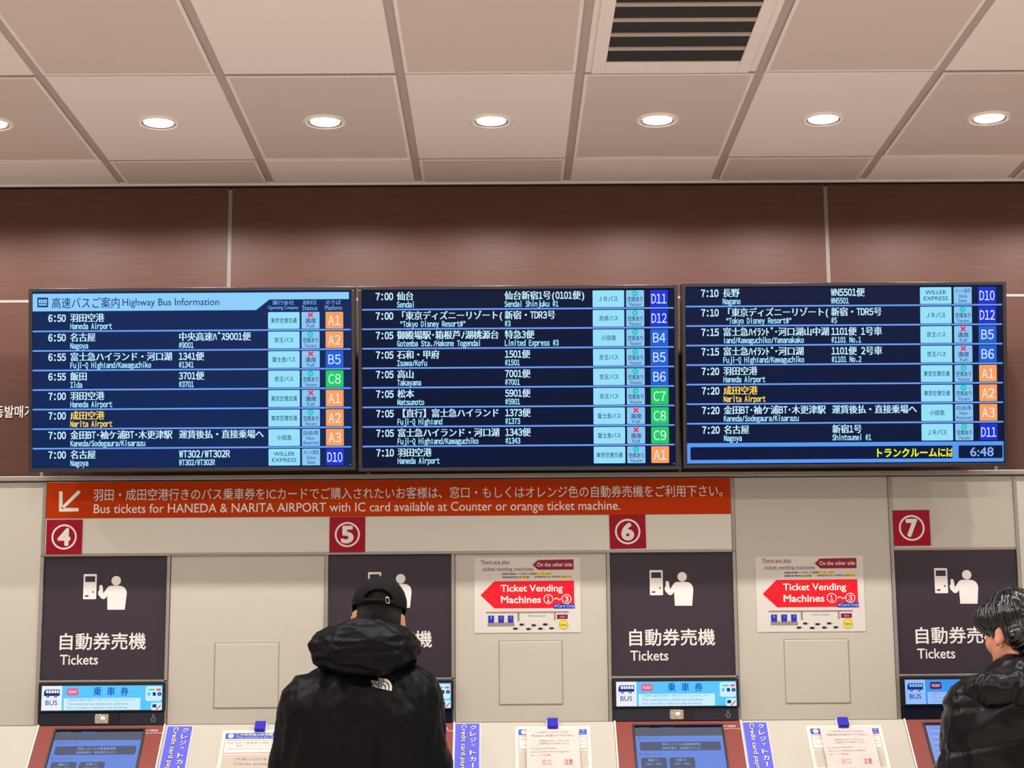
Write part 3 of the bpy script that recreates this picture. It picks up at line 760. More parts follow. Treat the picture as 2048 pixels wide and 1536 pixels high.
# beige units between the machines
E0 = mat('joint line', (150, 140, 126), rough=.6)
fl_, fr_ = min(su0-.017, mu0-.001), max(su1+.017, mu1+.001)
def filler(ul, ur, ztop, label, hatch, sl=None, n=NF):
    t = thing('panel_unit', label, 'cabinet', Fr(((ul+ur)/2, 0, 0)), 'beige units beside the machines')
    c = (ul+ur)/2; a, b = ul-c, ur-c
    m = MB().box((a, z_slope+.002, .002), (b, ztop, n), M_BEIGE)
    p = m.build('upright_panel', t, bevel=.0015, M=Fr((c, 0, 0)))
    m = MB(); k = 6
    n0 = ND-.002
    prof = [(.002, 0.0), (.002, z_slope+.001), (n0, z_slope+.001), (n0+SL*math.cos(ANG), ZF), (n0+SL*math.cos(ANG), ZF-.03), (.24, ZF-.05), (.24, 0)]
    k = len(prof)
    sa, sb_ = (sl or (ul, ur)); sa -= c; sb_ -= c
    v = [(sa, z, q) for q, z in prof]+[(sb_, z, q) for q, z in prof]
    m.add(v, [tuple(range(k-1, -1, -1)), tuple(range(k, 2*k))]+[(q, (q+1) % k, k+(q+1) % k, k+q) for q in range(k)], M_BEIGE)
    m.build('sloping_counter', t, M=Fr((c, 0, 0)))
    if hatch:
        h0, h1, h2, h3 = hatch
        m = MB(); g = .0035
        m.box((h0-c-g, h1-g, n-.001), (h2-c+g, h3+g, n+.0006), E0)
        m.rbox((h0-c, h1, n), (h2-c, h3, n+.003), M_BEIGE, .004)
        m.build('access_hatch', t, M=Fr((c, 0, 0)))
    return t
def wu(x, y, n=NF): return WALL.uv(x, y, n)[0]
rail = .018
def hat(x0, y0, x1, y1, x2, x3):
    return ((wu(x0, y0)+wu(x2, y1))/2, WALL.uv(x0+60, y1, NF)[1], (wu(x1, y0)+wu(x3, y1))/2, WALL.uv(x0+60, y0, NF)[1])
fz = z_hb-.010
f45 = (su1+.017, us[1]-us[0]+su0-.017)
filler(fr_, fl_+DU[1], fz, 'beige unit with square hatch between the circled 4 and 5 machines', hat(430, 1287, 557, 1415.5, 429, 555.5), (mu1+.001, mu0+DU[1]-.001))
filler(fr_+DU[1], fl_+DU[2], fz, 'beige unit with square hatch and poster between the circled 5 and 6 machines', hat(998.5, 1282.8, 1123.7, 1408.5, 1000, 1124.5), (mu1+DU[1]+.001, mu0+DU[2]-.001))
filler(fr_+DU[2], fl_+DU[3], z_top, 'tall beige unit with square hatch between the circled 6 and 7 machines', hat(1568.4, 1279.5, 1696, 1406, 1573, 1700), (mu1+DU[2]+.001, mu0+DU[3]-.001))
filler(-4.0, fl_, z_top, 'plain beige unit at the left end, beside the circled 4 machine', None, (-4.0, mu0-.001))
filler(fr_+DU[3], 4.0, z_top, 'plain beige unit at the right end, beside the circled 7 machine', None, (mu1+DU[3]+.001, 4.0))
tr = MB()
for u in (su0-.0165, su0+DU[3]-.0165, su1+DU[3]+.0035, su1+DU[2]+.0035): tr.box((u, z_sign_t, 0), (u+.013, z_top, NA), M_ALU)
struct('trim_4', tr, WALL, bevel=.001)

# ------------------------------------------------------------------ posters, stickers, notices, clips
R_ = mat('poster red', (222, 8, 34), rough=.45); RD = mat('poster maroon', (132, 8, 40), rough=.45); GY = mat('poster grey', (140, 128, 120), rough=.5)
YE = mat('poster yellow', (240, 206, 20), rough=.5); BL = mat('poster blue', (30, 46, 160), rough=.5); BK = mat('poster black', (26, 26, 34), rough=.5); BP = mat('poster pale blue', (150, 180, 240), rough=.5)
POST = {}
def poster(tl, tr, br, bl, label):
    n = NF+.0012
    a = (wu(*tl, n)+wu(*bl, n))/2; b = (wu(*tr, n)+wu(*br, n))/2
    c = (WALL.uv(*bl, n)[1]+WALL.uv(*br, n)[1])/2; d = (WALL.uv(*tl, n)[1]+WALL.uv(*tr, n)[1])/2
    t = thing('direction_poster', label, 'poster', WALL.at((a+b)/2, c, n), 'ticket machine direction posters')
    w_, h_ = b-a, d-c
    X = lambda s: -w_/2+(s-144)/(1775-144)*w_
    Y = lambda s: h_-(s-192)/(1345-192)*h_
    MB().box((-w_/2, 0, -.001), (w_/2, h_, .0008), M_PAPER).build('sheet', t)
    z = .0013
    m = MB()
    m.poly([(X(240), Y(768)), (X(452), Y(972)), (X(1676), Y(972)), (X(1676), Y(552)), (X(452), Y(556))], z, R_)
    m.fit('Ticket Vending', X(548), Y(752), X(1504), Y(612), z+.0006, M_WHITE, .02)
    m.fit('Machines', X(552), Y(896), X(1168), Y(782), z+.0006, M_WHITE, .022)
    for cx_, s in ((1280, '1'), (1560, '3')):
        m.ring(X(cx_), Y(835), 62/1631*w_, 74/1631*w_, z+.0006, M_WHITE, 36)
        m.fit({'1': '１', '3': '３'}[s], X(cx_-(22 if s == '1' else 28)), Y(880), X(cx_+(20 if s == '1' else 28)), Y(792), z+.0006, M_WHITE, .03)
    m.fit('〜', X(1370), Y(855), X(1478), Y(812), z+.0006, M_WHITE, .02)
    m.quad(X(1360), Y(980), X(1684), Y(908), z+.0004, BL)
    m.fit('※Card Only', X(1370), Y(978), X(1682), Y(918), z+.001, BP, .02)
    m.build('red_arrow', t)
    m = MB()
    m.poly([(X(1040), Y(306)), (X(1124), Y(384)), (X(1674), Y(384)), (X(1674), Y(226)), (X(1124), Y(232))], z, RD)
    m.fit('On the other side', X(1112), Y(334), X(1652), Y(272), z+.0006, M_WHITE, .008)
    m.build('maroon_arrow', t)
    m = MB()
    m.fit('There are also', X(240), Y(290), X(684), Y(228), z, RD, .002)
    m.fit('ticket vending machines', X(282), Y(404), X(1046), Y(340), z, RD, .002)
    m.quad(X(240), Y(296), X(690), Y(293), z, RD); m.quad(X(250), Y(398), X(1046), Y(395), z, RD)
    m.quad(X(1085), Y(462), X(1330), Y(428), z, YE); m.quad(X(856), Y(512), X(992), Y(480), z, YE); m.quad(X(1470), Y(510), X(1640), Y(474), z, YE)
    m.fit('自動券売機①〜③はこの裏側にございます', X(576), Y(458), X(1330), Y(430), z+.0006, BK, .006)
    m.fit('自動售票机在后面', X(576), Y(508), X(990), Y(482), z+.0006, BK, .004)
    m.fit('자동발매기는 뒤쪽에 있습니다', X(1066), Y(506), X(1640), Y(478), z+.0006, BK, .004)
    m.build('lettering', t)
    m = MB()
    m.quad(X(320), Y(1046), X(1590), Y(1022), z, GY)
    m.quad(X(804), Y(1170), X(834), Y(1040), z, GY); m.quad(X(1362), Y(1160), X(1388), Y(1040), z, GY)
    m.fit('Ticket Counter', X(960), Y(1102), X(1240), Y(1072), z, GY, 0)
    for q, (x0, x1) in enumerate(((354, 446), (508, 598), (656, 742))):
        m.quad(X(x0-8), Y(1246), X(x1+14), Y(1195), z, GY); m.quad(X(x0), Y(1195), X(x1), Y(1082), z, BL)
        m.fit(str(q+1), X(x0+38), Y(1130), X(x0+54), Y(1096), z+.0006, BP, 0)
        if q < 2: m.quad(X(x1+14), Y(1246), X(x1+50), Y(1185), z, GY)
    for x, y in ((834, 1222), (1018, 1234), (1194, 1222), (738, 1284), (936, 1290), (1120, 1286), (1290, 1282)):
        m.poly(rr(X(x), Y(y+16), X(x+66), Y(y-16), .0015, 2), z, BK); m.disc(X(x+88), Y(y), .0014, z, BK, 10)
    m.quad(X(1408), Y(1140), X(1574), Y(1072), z, RD); m.fit('現在地', X(1456), Y(1124), X(1528), Y(1094), z+.0006, BP, 0)
    m.disc(X(1510), Y(1226), 72/1631*w_, z, YE, 32); m.ring(X(1510), Y(1226), 64/1631*w_, 70/1631*w_, z+.0005, GY, 32)
    m.fit('Here', X(1462), Y(1244), X(1558), Y(1206), z+.0008, GY, .008)
    m.build('map_drawing', t)
poster((948.2, 1116), (1159.8, 1114), (1162.4, 1264.5), (949, 1266), 'white poster with red arrow between the circled 5 and 6 signs')
poster((1511, 1113), (1725.4, 1111), (1731.8, 1263), (1514, 1263.4), 'white poster with red arrow between the circled 6 and 7 signs')

OUTL = mat('sticker letter outline', (70, 66, 60), rough=.5)
def sticker(x0, x1, y, label):
    a, v = SLOPE.uv(x0, y); b, _ = SLOPE.uv(x1, y)
    w_ = b-a; L = .38
    f = SLOPE.at(a, v-.002, .0)
    t = thing('payment_sticker', label, 'sticker', f, 'credit card payment stickers')
    MB().box((-.002, -L, .0003), (w_+.006, 0, .0010), M_PAPER).quad(0, -L, w_, -.003, .0016, M_BLUE).build('strip', t)
    m = MB()
    m.fit('Credit card payment', w_*.17, -.287, w_*.49, -.007, .0022, OUTL, .06, rot=True)
    m.fit('Credit card payment', w_*.195, -.285, w_*.465, -.009, .0028, M_WHITE, .01, rot=True)
    for q, ch in enumerate('クレジットカード'):
        y1_ = -.012-q*.0310; s = .6 if ch == 'ッ' else 1
        if ch == 'ー':
            m.quad(w_*.72, y1_-.022, w_*.77, y1_, .0028, M_WHITE); continue
        m.fit(ch, w_*(.745-.14*s), y1_-.024*s, w_*(.745+.14*s), y1_, .0022, OUTL, .055)
        m.fit(ch, w_*(.745-.13*s), y1_-.0235*s, w_*(.745+.13*s), y1_-.0008, .0028, M_WHITE, .02)
    m.build('lettering', t)
sticker(336.5, 385.5, 1451.5, 'violet blue credit card sticker on the counter beside the circled 4 machine')
sticker(911, 959, 1446, 'violet blue credit card sticker on the counter beside the circled 5 machine')
sticker(1485, 1532, 1443.5, 'violet blue credit card sticker on the counter beside the circled 6 machine')

PK = mat('notice pink', (244, 190, 180), rough=.6); PKL = mat('notice pale pink', (246, 222, 212), rough=.6); NTX = mat('notice print', (150, 130, 122), rough=.6); HB = mat('notice header blue', (52, 84, 184), rough=.5)
RT_ = mat('notice red print', (214, 110, 110), rough=.6); GB = mat('notice grey band', (190, 178, 164), rough=.6)
NT_ROOT = {}
def notice(x0, x1, y, label, clip_px, clip_label, sheet=None, sheet_label=None):
    a, v = SLOPE.uv(x0, y); b, _ = SLOPE.uv(x1, y)
    w_ = b-a; L = .30
    f = SLOPE.at(a, v, .0)
    t = thing('notice_board', label, 'notice', f, 'notices on the counters')
    MB().box((0, -L, 0), (w_, 0, .002), mat('clear laminate', (232, 222, 208), rough=.2, spec=.5)).quad(.012, -L+.012, w_-.012, -.012, .0024, M_PAPER).build('sheet', t)
    m = MB(); z = .003
    m.quad(.014, -.043, w_-.014, -.016, z, HB)
    m.disc(.034, -.0295, .0105, z+.0005, M_WHITE, 28); m.fit('!', .033, -.036, .035, -.023, z+.001, HB, .02)
    m.fit('この券売機は新規購入専用です', .054, -.030, w_-.02, -.019, z+.0005, M_WHITE, .012)
    m.fit('This machine is for NEW tickets', .054, -.041, w_-.02, -.032, z+.0005, mat('notice pale blue', (170, 190, 240)), .004)
    m.build('header_bar', t)
    m = MB()
    m.quad(.014, -.112, w_-.014, -.052, z, PKL)
    for q in ((.014, -.0535, w_-.014, -.052), (.014, -.1135, w_-.014, -.112), (.014, -.112, .0155, -.052), (w_-.0155, -.112, w_-.014, -.052)): m.quad(*q, z+.0004, RT_)
    m.fit('予約済みの乗車券は受取できません', .022, -.069, w_-.03, -.060, z+.0006, RT_, 0)
    m.fit('事前にインターネットで予約された方は', .06, -.083, w_-.02, -.074, z+.0006, NTX, 0)
    m.fit('Tickets booked online can not be printed at this machine', .022, -.098, w_-.02, -.089, z+.0006, NTX, 0)
    m.quad(.014, -.20, w_-.014, -.122, z, GB)
    m.fit('ご利用いただけるカード', .06, -.150, w_-.06, -.138, z+.0006, NTX, 0)
    m.fit('Cards accepted', .06, -.175, w_-.06, -.160, z+.0006, NTX, 0)
    m.build('printed_text', t)
    cu, cvv = SLOPE.uv(*clip_px)
    ct = cvv-v
    if sheet:
        s0, s1 = SLOPE.uv(sheet[0], sheet[2])[0], SLOPE.uv(sheet[1], sheet[2])[0]; sv = SLOPE.uv(sheet[0], sheet[2])[1]
        sf = SLOPE.at(s0, sv, .0045); sw = s1-s0; SLn = .27
        st = thing('paper_sheet', sheet_label, 'paper', sf, 'loose paper sheets')
        m = MB(); NX, NY = 26, 40
        P = []
        for j in range(NY+1):
            for i_ in range(NX+1):
                x = sw*i_/NX; yv = -SLn*j/NY
                bulge = .007*math.exp(-((x-sw*.5)/.09)**2)*min(1, j/8)+.0035*nz3(np.array([[x*26+s0*9+90, yv*18+90, 3.3]]))[0]*min(1, j/6)
                P.append((x, yv, .002+bulge+.003*(abs(i_/NX-.5)*2)**4))
        m.add(P, [(j*(NX+1)+i_, (j+1)*(NX+1)+i_, (j+1)*(NX+1)+i_+1, j*(NX+1)+i_+1) for j in range(NY) for i_ in range(NX)], M_SHEET, True)
        pz = m.build('sheet', st)
        m = MB()
        def line(tx, x_0, x_1, y_0, y_1, mm):
            g_, f_ = glyph(tx)
            a_, b_ = g_.min(0), g_.max(0); q = (g_-a_)/np.maximum(b_-a_, 1e-6)
            V = []
            for xx, yy in q:
                x = sw*(x_0+(x_1-x_0)*xx); yv = -(y_1+(y_0-y_1)*yy)
                j = -yv/SLn*NY
                bulge = .007*math.exp(-((x-sw*.5)/.09)**2)*min(1, j/8)+.0035*nz3(np.array([[x*26+s0*9+90, yv*18+90, 3.3]]))[0]*min(1, j/6)
                V.append((x, yv, .0036+bulge+.003*(abs(x/sw-.5)*2)**4))
            m.add(V, f_, mm)
        pr = mat('sheet violet print', (176, 148, 190), rough=.6)
        line('バス乗車券をお求めのお客様へ', .16, .84, .018, .028, pr)
        line('発券後の変更はできません', .10, .90, .036, .047, NTX)
        line('乗車券の払い戻しにつきましては', .24, .80, .064, .072, NTX)
        line('三階窓口までお越し下さい', .24, .80, .078, .086, NTX)
        line('For refund of tickets please', .08, .55, .102, .110, NTX)
        line('ask at the counter before the departure', .08, .80, .118, .126, NTX)
        line('カード払戻', .08, .45, .134, .142, RT_)
        line('窓口', .28, .46, .160, .185, mat('sheet orange print', (230, 160, 130))); line('注意', .70, .86, .158, .185, mat('sheet red print', (214, 70, 60)))
        m.build('printed_text', st)
    cf = SLOPE.at(cu, cvv, .0)
    c_ = thing('magnet_clip', clip_label, 'clip', cf, 'blue magnet clips')
    s = .0205
    MB().rbox((-s, -s*1.1, .004), (s, s*1.1, .020), M_CLIP, .005).build('clip_body', c_)
    MB().rbox((-s-.003, -s*1.1-.003, 0), (s+.003, s*1.1+.003, .006), mat('white clip base', (232, 228, 236), rough=.35), .004).build('clip_base', c_)
notice(446, 598, 1461.5, 'white notice with blue heading on the counter, beside the capped man', (521, 1457), 'square blue magnet clip on the notice beside the capped man')
notice(1029.5, 1180, 1454, 'white notice under a loose sheet between the circled 5 and 6 machines', (1105.3, 1451), 'square blue magnet clip between the circled 5 and 6 machines', (1052, 1157, 1459), 'rumpled white sheet clipped between the circled 5 and 6 machines')
notice(1611, 1762, 1452, 'white notice under a loose sheet between the circled 6 and 7 machines', (1685.3, 1449), 'square blue magnet clip between the circled 6 and 7 machines', (1638, 1742, 1457), 'rumpled white sheet clipped between the circled 6 and 7 machines')

# ------------------------------------------------------------------ people: bodies and clothes grown from smooth distance fields
class Field:
    """Signed distances on a grid, joined smoothly, meshed as one continuous surface."""
    def __init__(s, lo, hi, h):
        s.lo = np.array(lo, float); s.h = h
        s.n = np.ceil((np.array(hi)-s.lo)/h).astype(int)+1
        s.d = np.full(s.n, .2, np.float32)
    def sub(s, c, r):
        a = np.clip(np.floor((np.array(c)-r-s.lo)/s.h).astype(int), 0, s.n-1); b = np.clip(np.ceil((np.array(c)+r-s.lo)/s.h).astype(int)+1, 1, s.n)
        if (b <= a).any(): return None
        ax = [s.lo[i]+s.h*np.arange(a[i], b[i]) for i in range(3)]
        return tuple(slice(a[i], b[i]) for i in range(3)), np.stack(np.meshgrid(*ax, indexing='ij'), -1)
    def join(s, sl, d, k, cut=False):
        o = s.d[sl]
        if cut: d = -d; o2 = -o
        else: o2 = o
        if k > 0:
            hh = np.maximum(k-np.abs(o2-d), 0)/k if not cut else np.maximum(k-np.abs(-o2-d), 0)/k
            r = np.minimum(o2, d)-hh*hh*k*.25 if not cut else np.maximum(o, d)+hh*hh*k*.25
        else: r = np.minimum(o2, d) if not cut else np.maximum(o, d)
        s.d[sl] = r
    def cap(s, p, q, r0, r1=None, k=.02, T=None, cut=False, flat=(1, 1, 1)):
        r1 = r0 if r1 is None else r1
        p, q = np.array(p, float), np.array(q, float)
        if T is not None:
            W = lambda x: np.array(T @ Vector(x))
            c = W((p+q)/2)
        else: c = (p+q)/2
        R = np.linalg.norm(q-p)/2+max(r0, r1)*max(1, 1/min(flat))+k+.03
        g = s.sub(c, R)
        if g is None: return s
        sl, P = g
        if T is not None:
            Ti = np.array(T.inverted()); P = P@Ti[:3, :3].T+Ti[:3, 3]
        F_ = np.array(flat); P = P*F_; p = p*F_; q = q*F_
        d = q-p; t = np.clip(((P-p)@d)/max(d@d, 1e-9), 0, 1)
        s.join(sl, np.linalg.norm(P-p-t[..., None]*d, axis=-1)-(r0+(r1-r0)*t), k, cut); return s
    def ell(s, c, r, k=.02, T=None, cut=False):
        c = np.array(c, float); r = np.array(r, float)
        cc = np.array(T @ Vector(c)) if T is not None else c
        g = s.sub(cc, r.max()+k+.03)
        if g is None: return s
        sl, P = g
        if T is not None:
            Ti = np.array(T.inverted()); P = P@Ti[:3, :3].T+Ti[:3, 3]
        q = (P-c)/r; k0 = np.linalg.norm(q, axis=-1); k1 = np.linalg.norm(q/r, axis=-1)
        s.join(sl, k0*(k0-1)/np.maximum(k1, 1e-6), k, cut); return s
    def path(s, pts, rs, k=.02, T=None):
        for a, b, x, y in zip(pts, pts[1:], rs, rs[1:]): s.cap(a, b, x, y, k, T)
        return s
    def surf(s):
        d = s.d; neg = d < 0
        c = np.zeros(np.array(d.shape)-1, np.int8)
        for i in (0, 1):
            for j in (0, 1):
                for k in (0, 1): c += neg[i:i+c.shape[0], j:j+c.shape[1], k:k+c.shape[2]]
        act = (c > 0) & (c < 8); idx = -np.ones(c.shape, int); idx[act] = np.arange(act.sum())
        I = np.argwhere(act); acc = np.zeros((len(I), 3)); cnt = np.zeros(len(I))
        cor = [(i, j, k) for i in (0, 1) for j in (0, 1) for k in (0, 1)]
        for a in cor:
            for b in cor:
                if sum(abs(x-y) for x, y in zip(a, b)) == 1 and a < b:
                    da = d[tuple((I+a).T)]; db = d[tuple((I+b).T)]; x = (da < 0) != (db < 0)
                    t = np.where(x, da/np.where(x, da-db, 1), 0)[:, None]
                    acc += np.where(x[:, None], np.array(a)+t*(np.array(b)-np.array(a)), 0); cnt += x
        V = s.lo+s.h*(I+acc/cnt[:, None])
        Fs = []
        for ax in range(3):
            o = [a for a in range(3) if a != ax]
            s0 = [slice(None)]*3; s1 = [slice(None)]*3; s0[ax] = slice(0, -1); s1[ax] = slice(1, None)
            x = neg[tuple(s0)] != neg[tuple(s1)]
            E_2 = np.argwhere(x); E_2 = E_2[(E_2[:, o[0]] > 0) & (E_2[:, o[1]] > 0) & (E_2[:, o[0]] < d.shape[o[0]]-1) & (E_2[:, o[1]] < d.shape[o[1]]-1)]
            inside = neg[tuple(E_2.T)]
            q = []
            for da, db in ((0, 0), (-1, 0), (-1, -1), (0, -1)):
                e = E_2.copy(); e[:, o[0]] += da; e[:, o[1]] += db; q.append(idx[tuple(e.T)])
            q = np.stack(q, 1)
            flip = inside if ax != 1 else ~inside
            q[flip] = q[flip][:, ::-1]
            Fs.append(q[(q >= 0).all(1)])
        Fq = np.concatenate(Fs)
        return V, Fq[:, ::-1]

def relax(V, Fq, it=2, lam=.5):
    e = np.concatenate([Fq[:, [i, (i+1) % 4]] for i in range(4)])
    n = np.zeros(len(V)); np.add.at(n, e[:, 0], 1); np.add.at(n, e[:, 1], 1)
    for _ in range(it):
        a = np.zeros_like(V); np.add.at(a, e[:, 0], V[e[:, 1]]); np.add.at(a, e[:, 1], V[e[:, 0]])
        V = V*(1-lam)+lam*a/np.maximum(n, 1)[:, None]
    return V
def normals(V, Fq):
    nf = np.cross(V[Fq[:, 2]]-V[Fq[:, 0]], V[Fq[:, 3]]-V[Fq[:, 1]])
    N = np.zeros_like(V)
    for i in range(4): np.add.at(N, Fq[:, i], nf)
    return N/np.maximum(np.linalg.norm(N, axis=1), 1e-9)[:, None]
def grow(name, fld, parent, m, it=2, push=None, mats=None, pick=None):
    V, Fq = fld.surf(); V = relax(V, Fq, it)
    if push is not None:
        V = V+normals(V, Fq)*push(V)[:, None]
    me = bpy.data.meshes.new(name); me.from_pydata(V.tolist(), [], Fq.tolist()); me.materials.append(m)
    for x in mats or []: me.materials.append(x)
    if pick is not None: me.polygons.foreach_set('material_index', pick(V[Fq].mean(1)).astype(np.int32))
    me.polygons.foreach_set('use_smooth', [True]*len(Fq)); me.update()
    return link(name, me, parent)
def folds(amp, f, seed, ridge=.5, squash=(1, 1, 1)):
    """soft cloth creases: ridged turbulence"""
    def fn(V):
        q = V*np.array(squash)*f
        wv = np.stack([nz3(q*.6+np.array((seed, k*7.3, 0))) for k in range(3)], 1)*.5
        a = nz3(q+wv+np.array((seed, 1.3, 2.1)))
        b = 1-np.abs(nz3(q*1.9+wv*1.5+np.array((3.2, seed, 5.4))))*2.2
        return amp*((1-ridge)*a+ridge*(b-.45))
    return fn

def skin_mat(name, c):
    m = mat(name, c, rough=.5, spec=.35, var=.06, scale=60)
    b = m.node_tree.nodes['Principled BSDF']
    b.inputs['Subsurface Weight'].default_value = .15; b.inputs['Subsurface Radius'].default_value = (.01, .004, .002)
    return m
SKIN = skin_mat('skin', (208, 142, 112))
STUB = mat('cropped hair', (13, 11, 10), rough=.7, var=.3, scale=400, bump=.3)
HAIR = mat('black hair', (7, 6, 6), rough=.24, spec=.6, var=.2, scale=200)
CLOTH = mat('black down jacket', (13, 13, 15), rough=.46, spec=.10, var=.12, scale=160, bump=.06)
CLOTH2 = mat('black coated down jacket', (15, 15, 17), rough=.33, spec=.2, var=.12, scale=120, bump=.1)
CAPM = mat('black cotton cap', (17, 17, 17), rough=.85, spec=.15, var=.15, scale=300, bump=.2)
TROU = mat('dark trousers', (26, 27, 32), rough=.8, var=.1)
SHOE = mat('black shoe leather', (18, 17, 17), rough=.4)
SOLE = mat('white shoe sole', (200, 198, 192), rough=.6)
CHROME = mat('buckle metal', (222, 220, 214), rough=.18, metal=.95)

def head_fields(f, T, k=.012):
    f.ell((0, -.012, .030), (.076, .094, .090), k, T).ell((0, .024, -.035), (.068, .068, .085), .03, T)
    f.ell((0, .062, -.098), (.034, .030, .026), .03, T)                       # chin
    for s in (-1, 1):
        f.cap((s*.055, .0, -.065), (s*.022, .07, -.098), .018, .016, .025, T)  # jaw
        f.ell((s*.046, .058, -.032), (.024, .022, .026), .02, T)              # cheek
        f.ell((s*.031, .092, .004), (.015, .012, .010), .006, T, cut=True)    # eye socket
        f.ell((s*.031, .083, .003), (.0125, .0125, .0115), .002, T)           # eye
        f.cap((s*.014, .094, .020), (s*.046, .080, .021), .006, .005, .012, T) # brow
        E = T @ Matrix.Translation((s*.083, -.010, -.024)) @ Matrix.Rotation(s*math.radians(-38), 4, 'Z') @ Matrix.Rotation(math.radians(12), 4, 'X')
        f.ell((s*.008, -.012, .004), (.007, .021, .032), .006, E)             # ear
        f.ell((s*.017, .000, .004), (.007, .010, .017), .004, E, cut=True)
        f.cap((s*.004, -.002, -.024), (s*.006, -.006, -.018), .008, .007, .006, E)
    f.cap((0, .094, .010), (0, .107, -.028), .007, .009, .010, T)             # nose
    for s in (-1, 1): f.ell((s*.010, .100, -.031), (.008, .009, .007), .006, T)
    f.cap((-.018, .090, -.062), (.018, .090, -.062), .006, .006, .006, T); f.cap((-.015, .089, -.072), (.015, .089, -.072), .006, .006, .006, T)
    f.cap((-.02, .098, -.067), (.02, .098, -.067), .002, .002, .003, T, cut=True)

def hand(f, wrist, d, n_, s):
    """palm, four bent fingers of unequal length and a thumb; d points along the hand, n_ out of its back"""
    d = Vector(d).normalized(); n_ = Vector(n_); n_ = (n_-d*n_.dot(d)).normalized(); l = d.cross(n_)*s
    w_ = Vector(wrist)
    f.cap(w_-d*.03, w_+d*.01, .026, .027, .02)
    for o in (-.024, -.008, .008, .024): f.cap(w_+d*.012+l*o*.8, w_+d*.082+l*o, .013, .0115, .012)
    for o, L in ((-.030, .062), (-.010, .076), (.011, .084), (.031, .076)):
        a = w_+d*.084+l*o; b = a+d*L*.45-n_*.006; c = b+d*L*.30-n_*.016; e = c+d*L*.2-n_*.018
        f.path([a, b, c, e], [.0098, .0090, .0082, .0070], .003)
    a = w_+d*.025+l*.034; b = w_+d*.060+l*.058-n_*.014; c = b+d*.034+l*.006-n_*.012
    f.path([a, b, c], [.0135, .0105, .0085], .006)

def figure(root, P):
    """whole body as one mesh: head, neck, trunk, arms with hands, legs"""
    f = Field((-.48, -.34, 0), (.48, .75, 1.80), .0058)
    T = P['head']; head_fields(f, T)
    nk = T @ Vector((0, -.028, -.06)); f.path([nk, Vector(P['neck'])], [.052, .058], .03, None)
    cx_, cy_ = P['neck'][0], P['neck'][1]
    f.cap((cx_-.07, cy_, 1.235), (cx_+.07, cy_, 1.235), .075, .075, .04); f.cap((P['hip'][0]-.05, 0, .95), (P['hip'][0]+.05, 0, .95), .11, .11, .05)
    f.cap((cx_, cy_, 1.20), (P['hip'][0], 0, .98), .115, .115, .05)
    for s, arm in zip((-1, 1), P['arms']):
        sh, el, wr = arm
        f.path([(cx_+s*.05, cy_, 1.27), sh, el, wr], [.055, .05, .040, .028], .03)
        dv = Vector(wr)-Vector(el); hand(f, wr, dv+Vector((0, .02, -.02)), (0, -.25, 1), -s)
        f.path([(P['hip'][0]+s*.085, 0, .90), (P['hip'][0]+s*.095, .015, .48), (P['hip'][0]+s*.10, -.01, .09)], [.09, .058, .042], .04)
        f.cap((P['hip'][0]+s*.10, -.03, .05), (P['hip'][0]+s*.11, .13, .035), .035, .028, .03)
    b = grow('body', f, root, SKIN, 1); return b

def lower_clothes(root, hx):
    f = Field((-.36, -.26, .03), (.36, .26, 1.02), .011)
    f.cap((hx-.06, 0, .96), (hx+.06, 0, .96), .135, .135, .05)
    for s in (-1, 1): f.path([(hx+s*.085, 0, .88), (hx+s*.098, .015, .48), (hx+s*.105, -.01, .07)], [.112, .082, .072], .04)
    grow('trousers', f, root, TROU, 2, folds(.012, 9, 4.2))
    for s in (-1, 1):
        f = Field((hx+s*.11-.09, -.15, -.01), (hx+s*.11+.09, .24, .14), .007)
        f.cap((hx+s*.105, -.055, .055), (hx+s*.112, .15, .042), .048, .040, .03).cap((hx+s*.105, -.02, .10), (hx+s*.105, -.02, .07), .05, .05, .03)
        sl, Pq = f.sub((hx+s*.11, 0, 0), .5); f.join(sl, .006-Pq[..., 2], 0, cut=False) if False else None
        sh = grow('shoe', f, root, SHOE, 2)
        MB().prism([(hx+s*.108+.052*math.cos(a)*(1 if math.sin(a) < 0 else .9), .045+.145*math.sin(a)) for a in [2*math.pi*i/28 for i in range(28)]], 0, .018, SOLE).build('sole', sh, WORLD[root.name])

def px_at(px, py, Y): return hit(px, py, Vector((0, Y, 0)), Vector((0, 1, 0)))

# --- capped man in front of the circled 5 machine
PY = -.86
base = px_at(735, 1536, PY)
man = thing('person', 'man seen from behind in black cap and hooded black jacket at the circled 5 machine', 'person', Matrix.Translation((base.x, PY, 0)), 'people at the machines')
def L1(px, py, dy=0): p = px_at(px, py, PY+dy); return Vector((p.x-base.x, dy, p.z))
hc = L1(757, 1231, .07)                       # middle of the head
T1 = Matrix.Translation((hc.x, hc.y, hc.z)) @ Matrix.Rotation(math.radians(6), 4, 'Z') @ Matrix.Rotation(math.radians(5), 4, 'Y') @ Matrix.Rotation(math.radians(-7), 4, 'X')
sl_, sr_ = L1(622, 1398), L1(838, 1388)
P1 = dict(head=T1, neck=(.01, -.01, 1.36), hip=(-.03, 0, .9),
          arms=(((-.18, .0, 1.29), (-.235, .10, 1.03), (-.14, .34, 1.06)), ((.14, .0, 1.29), (.18, .08, 1.02), (.08, .36, 1.12))))
figure(man, P1); lower_clothes(man, -.03)
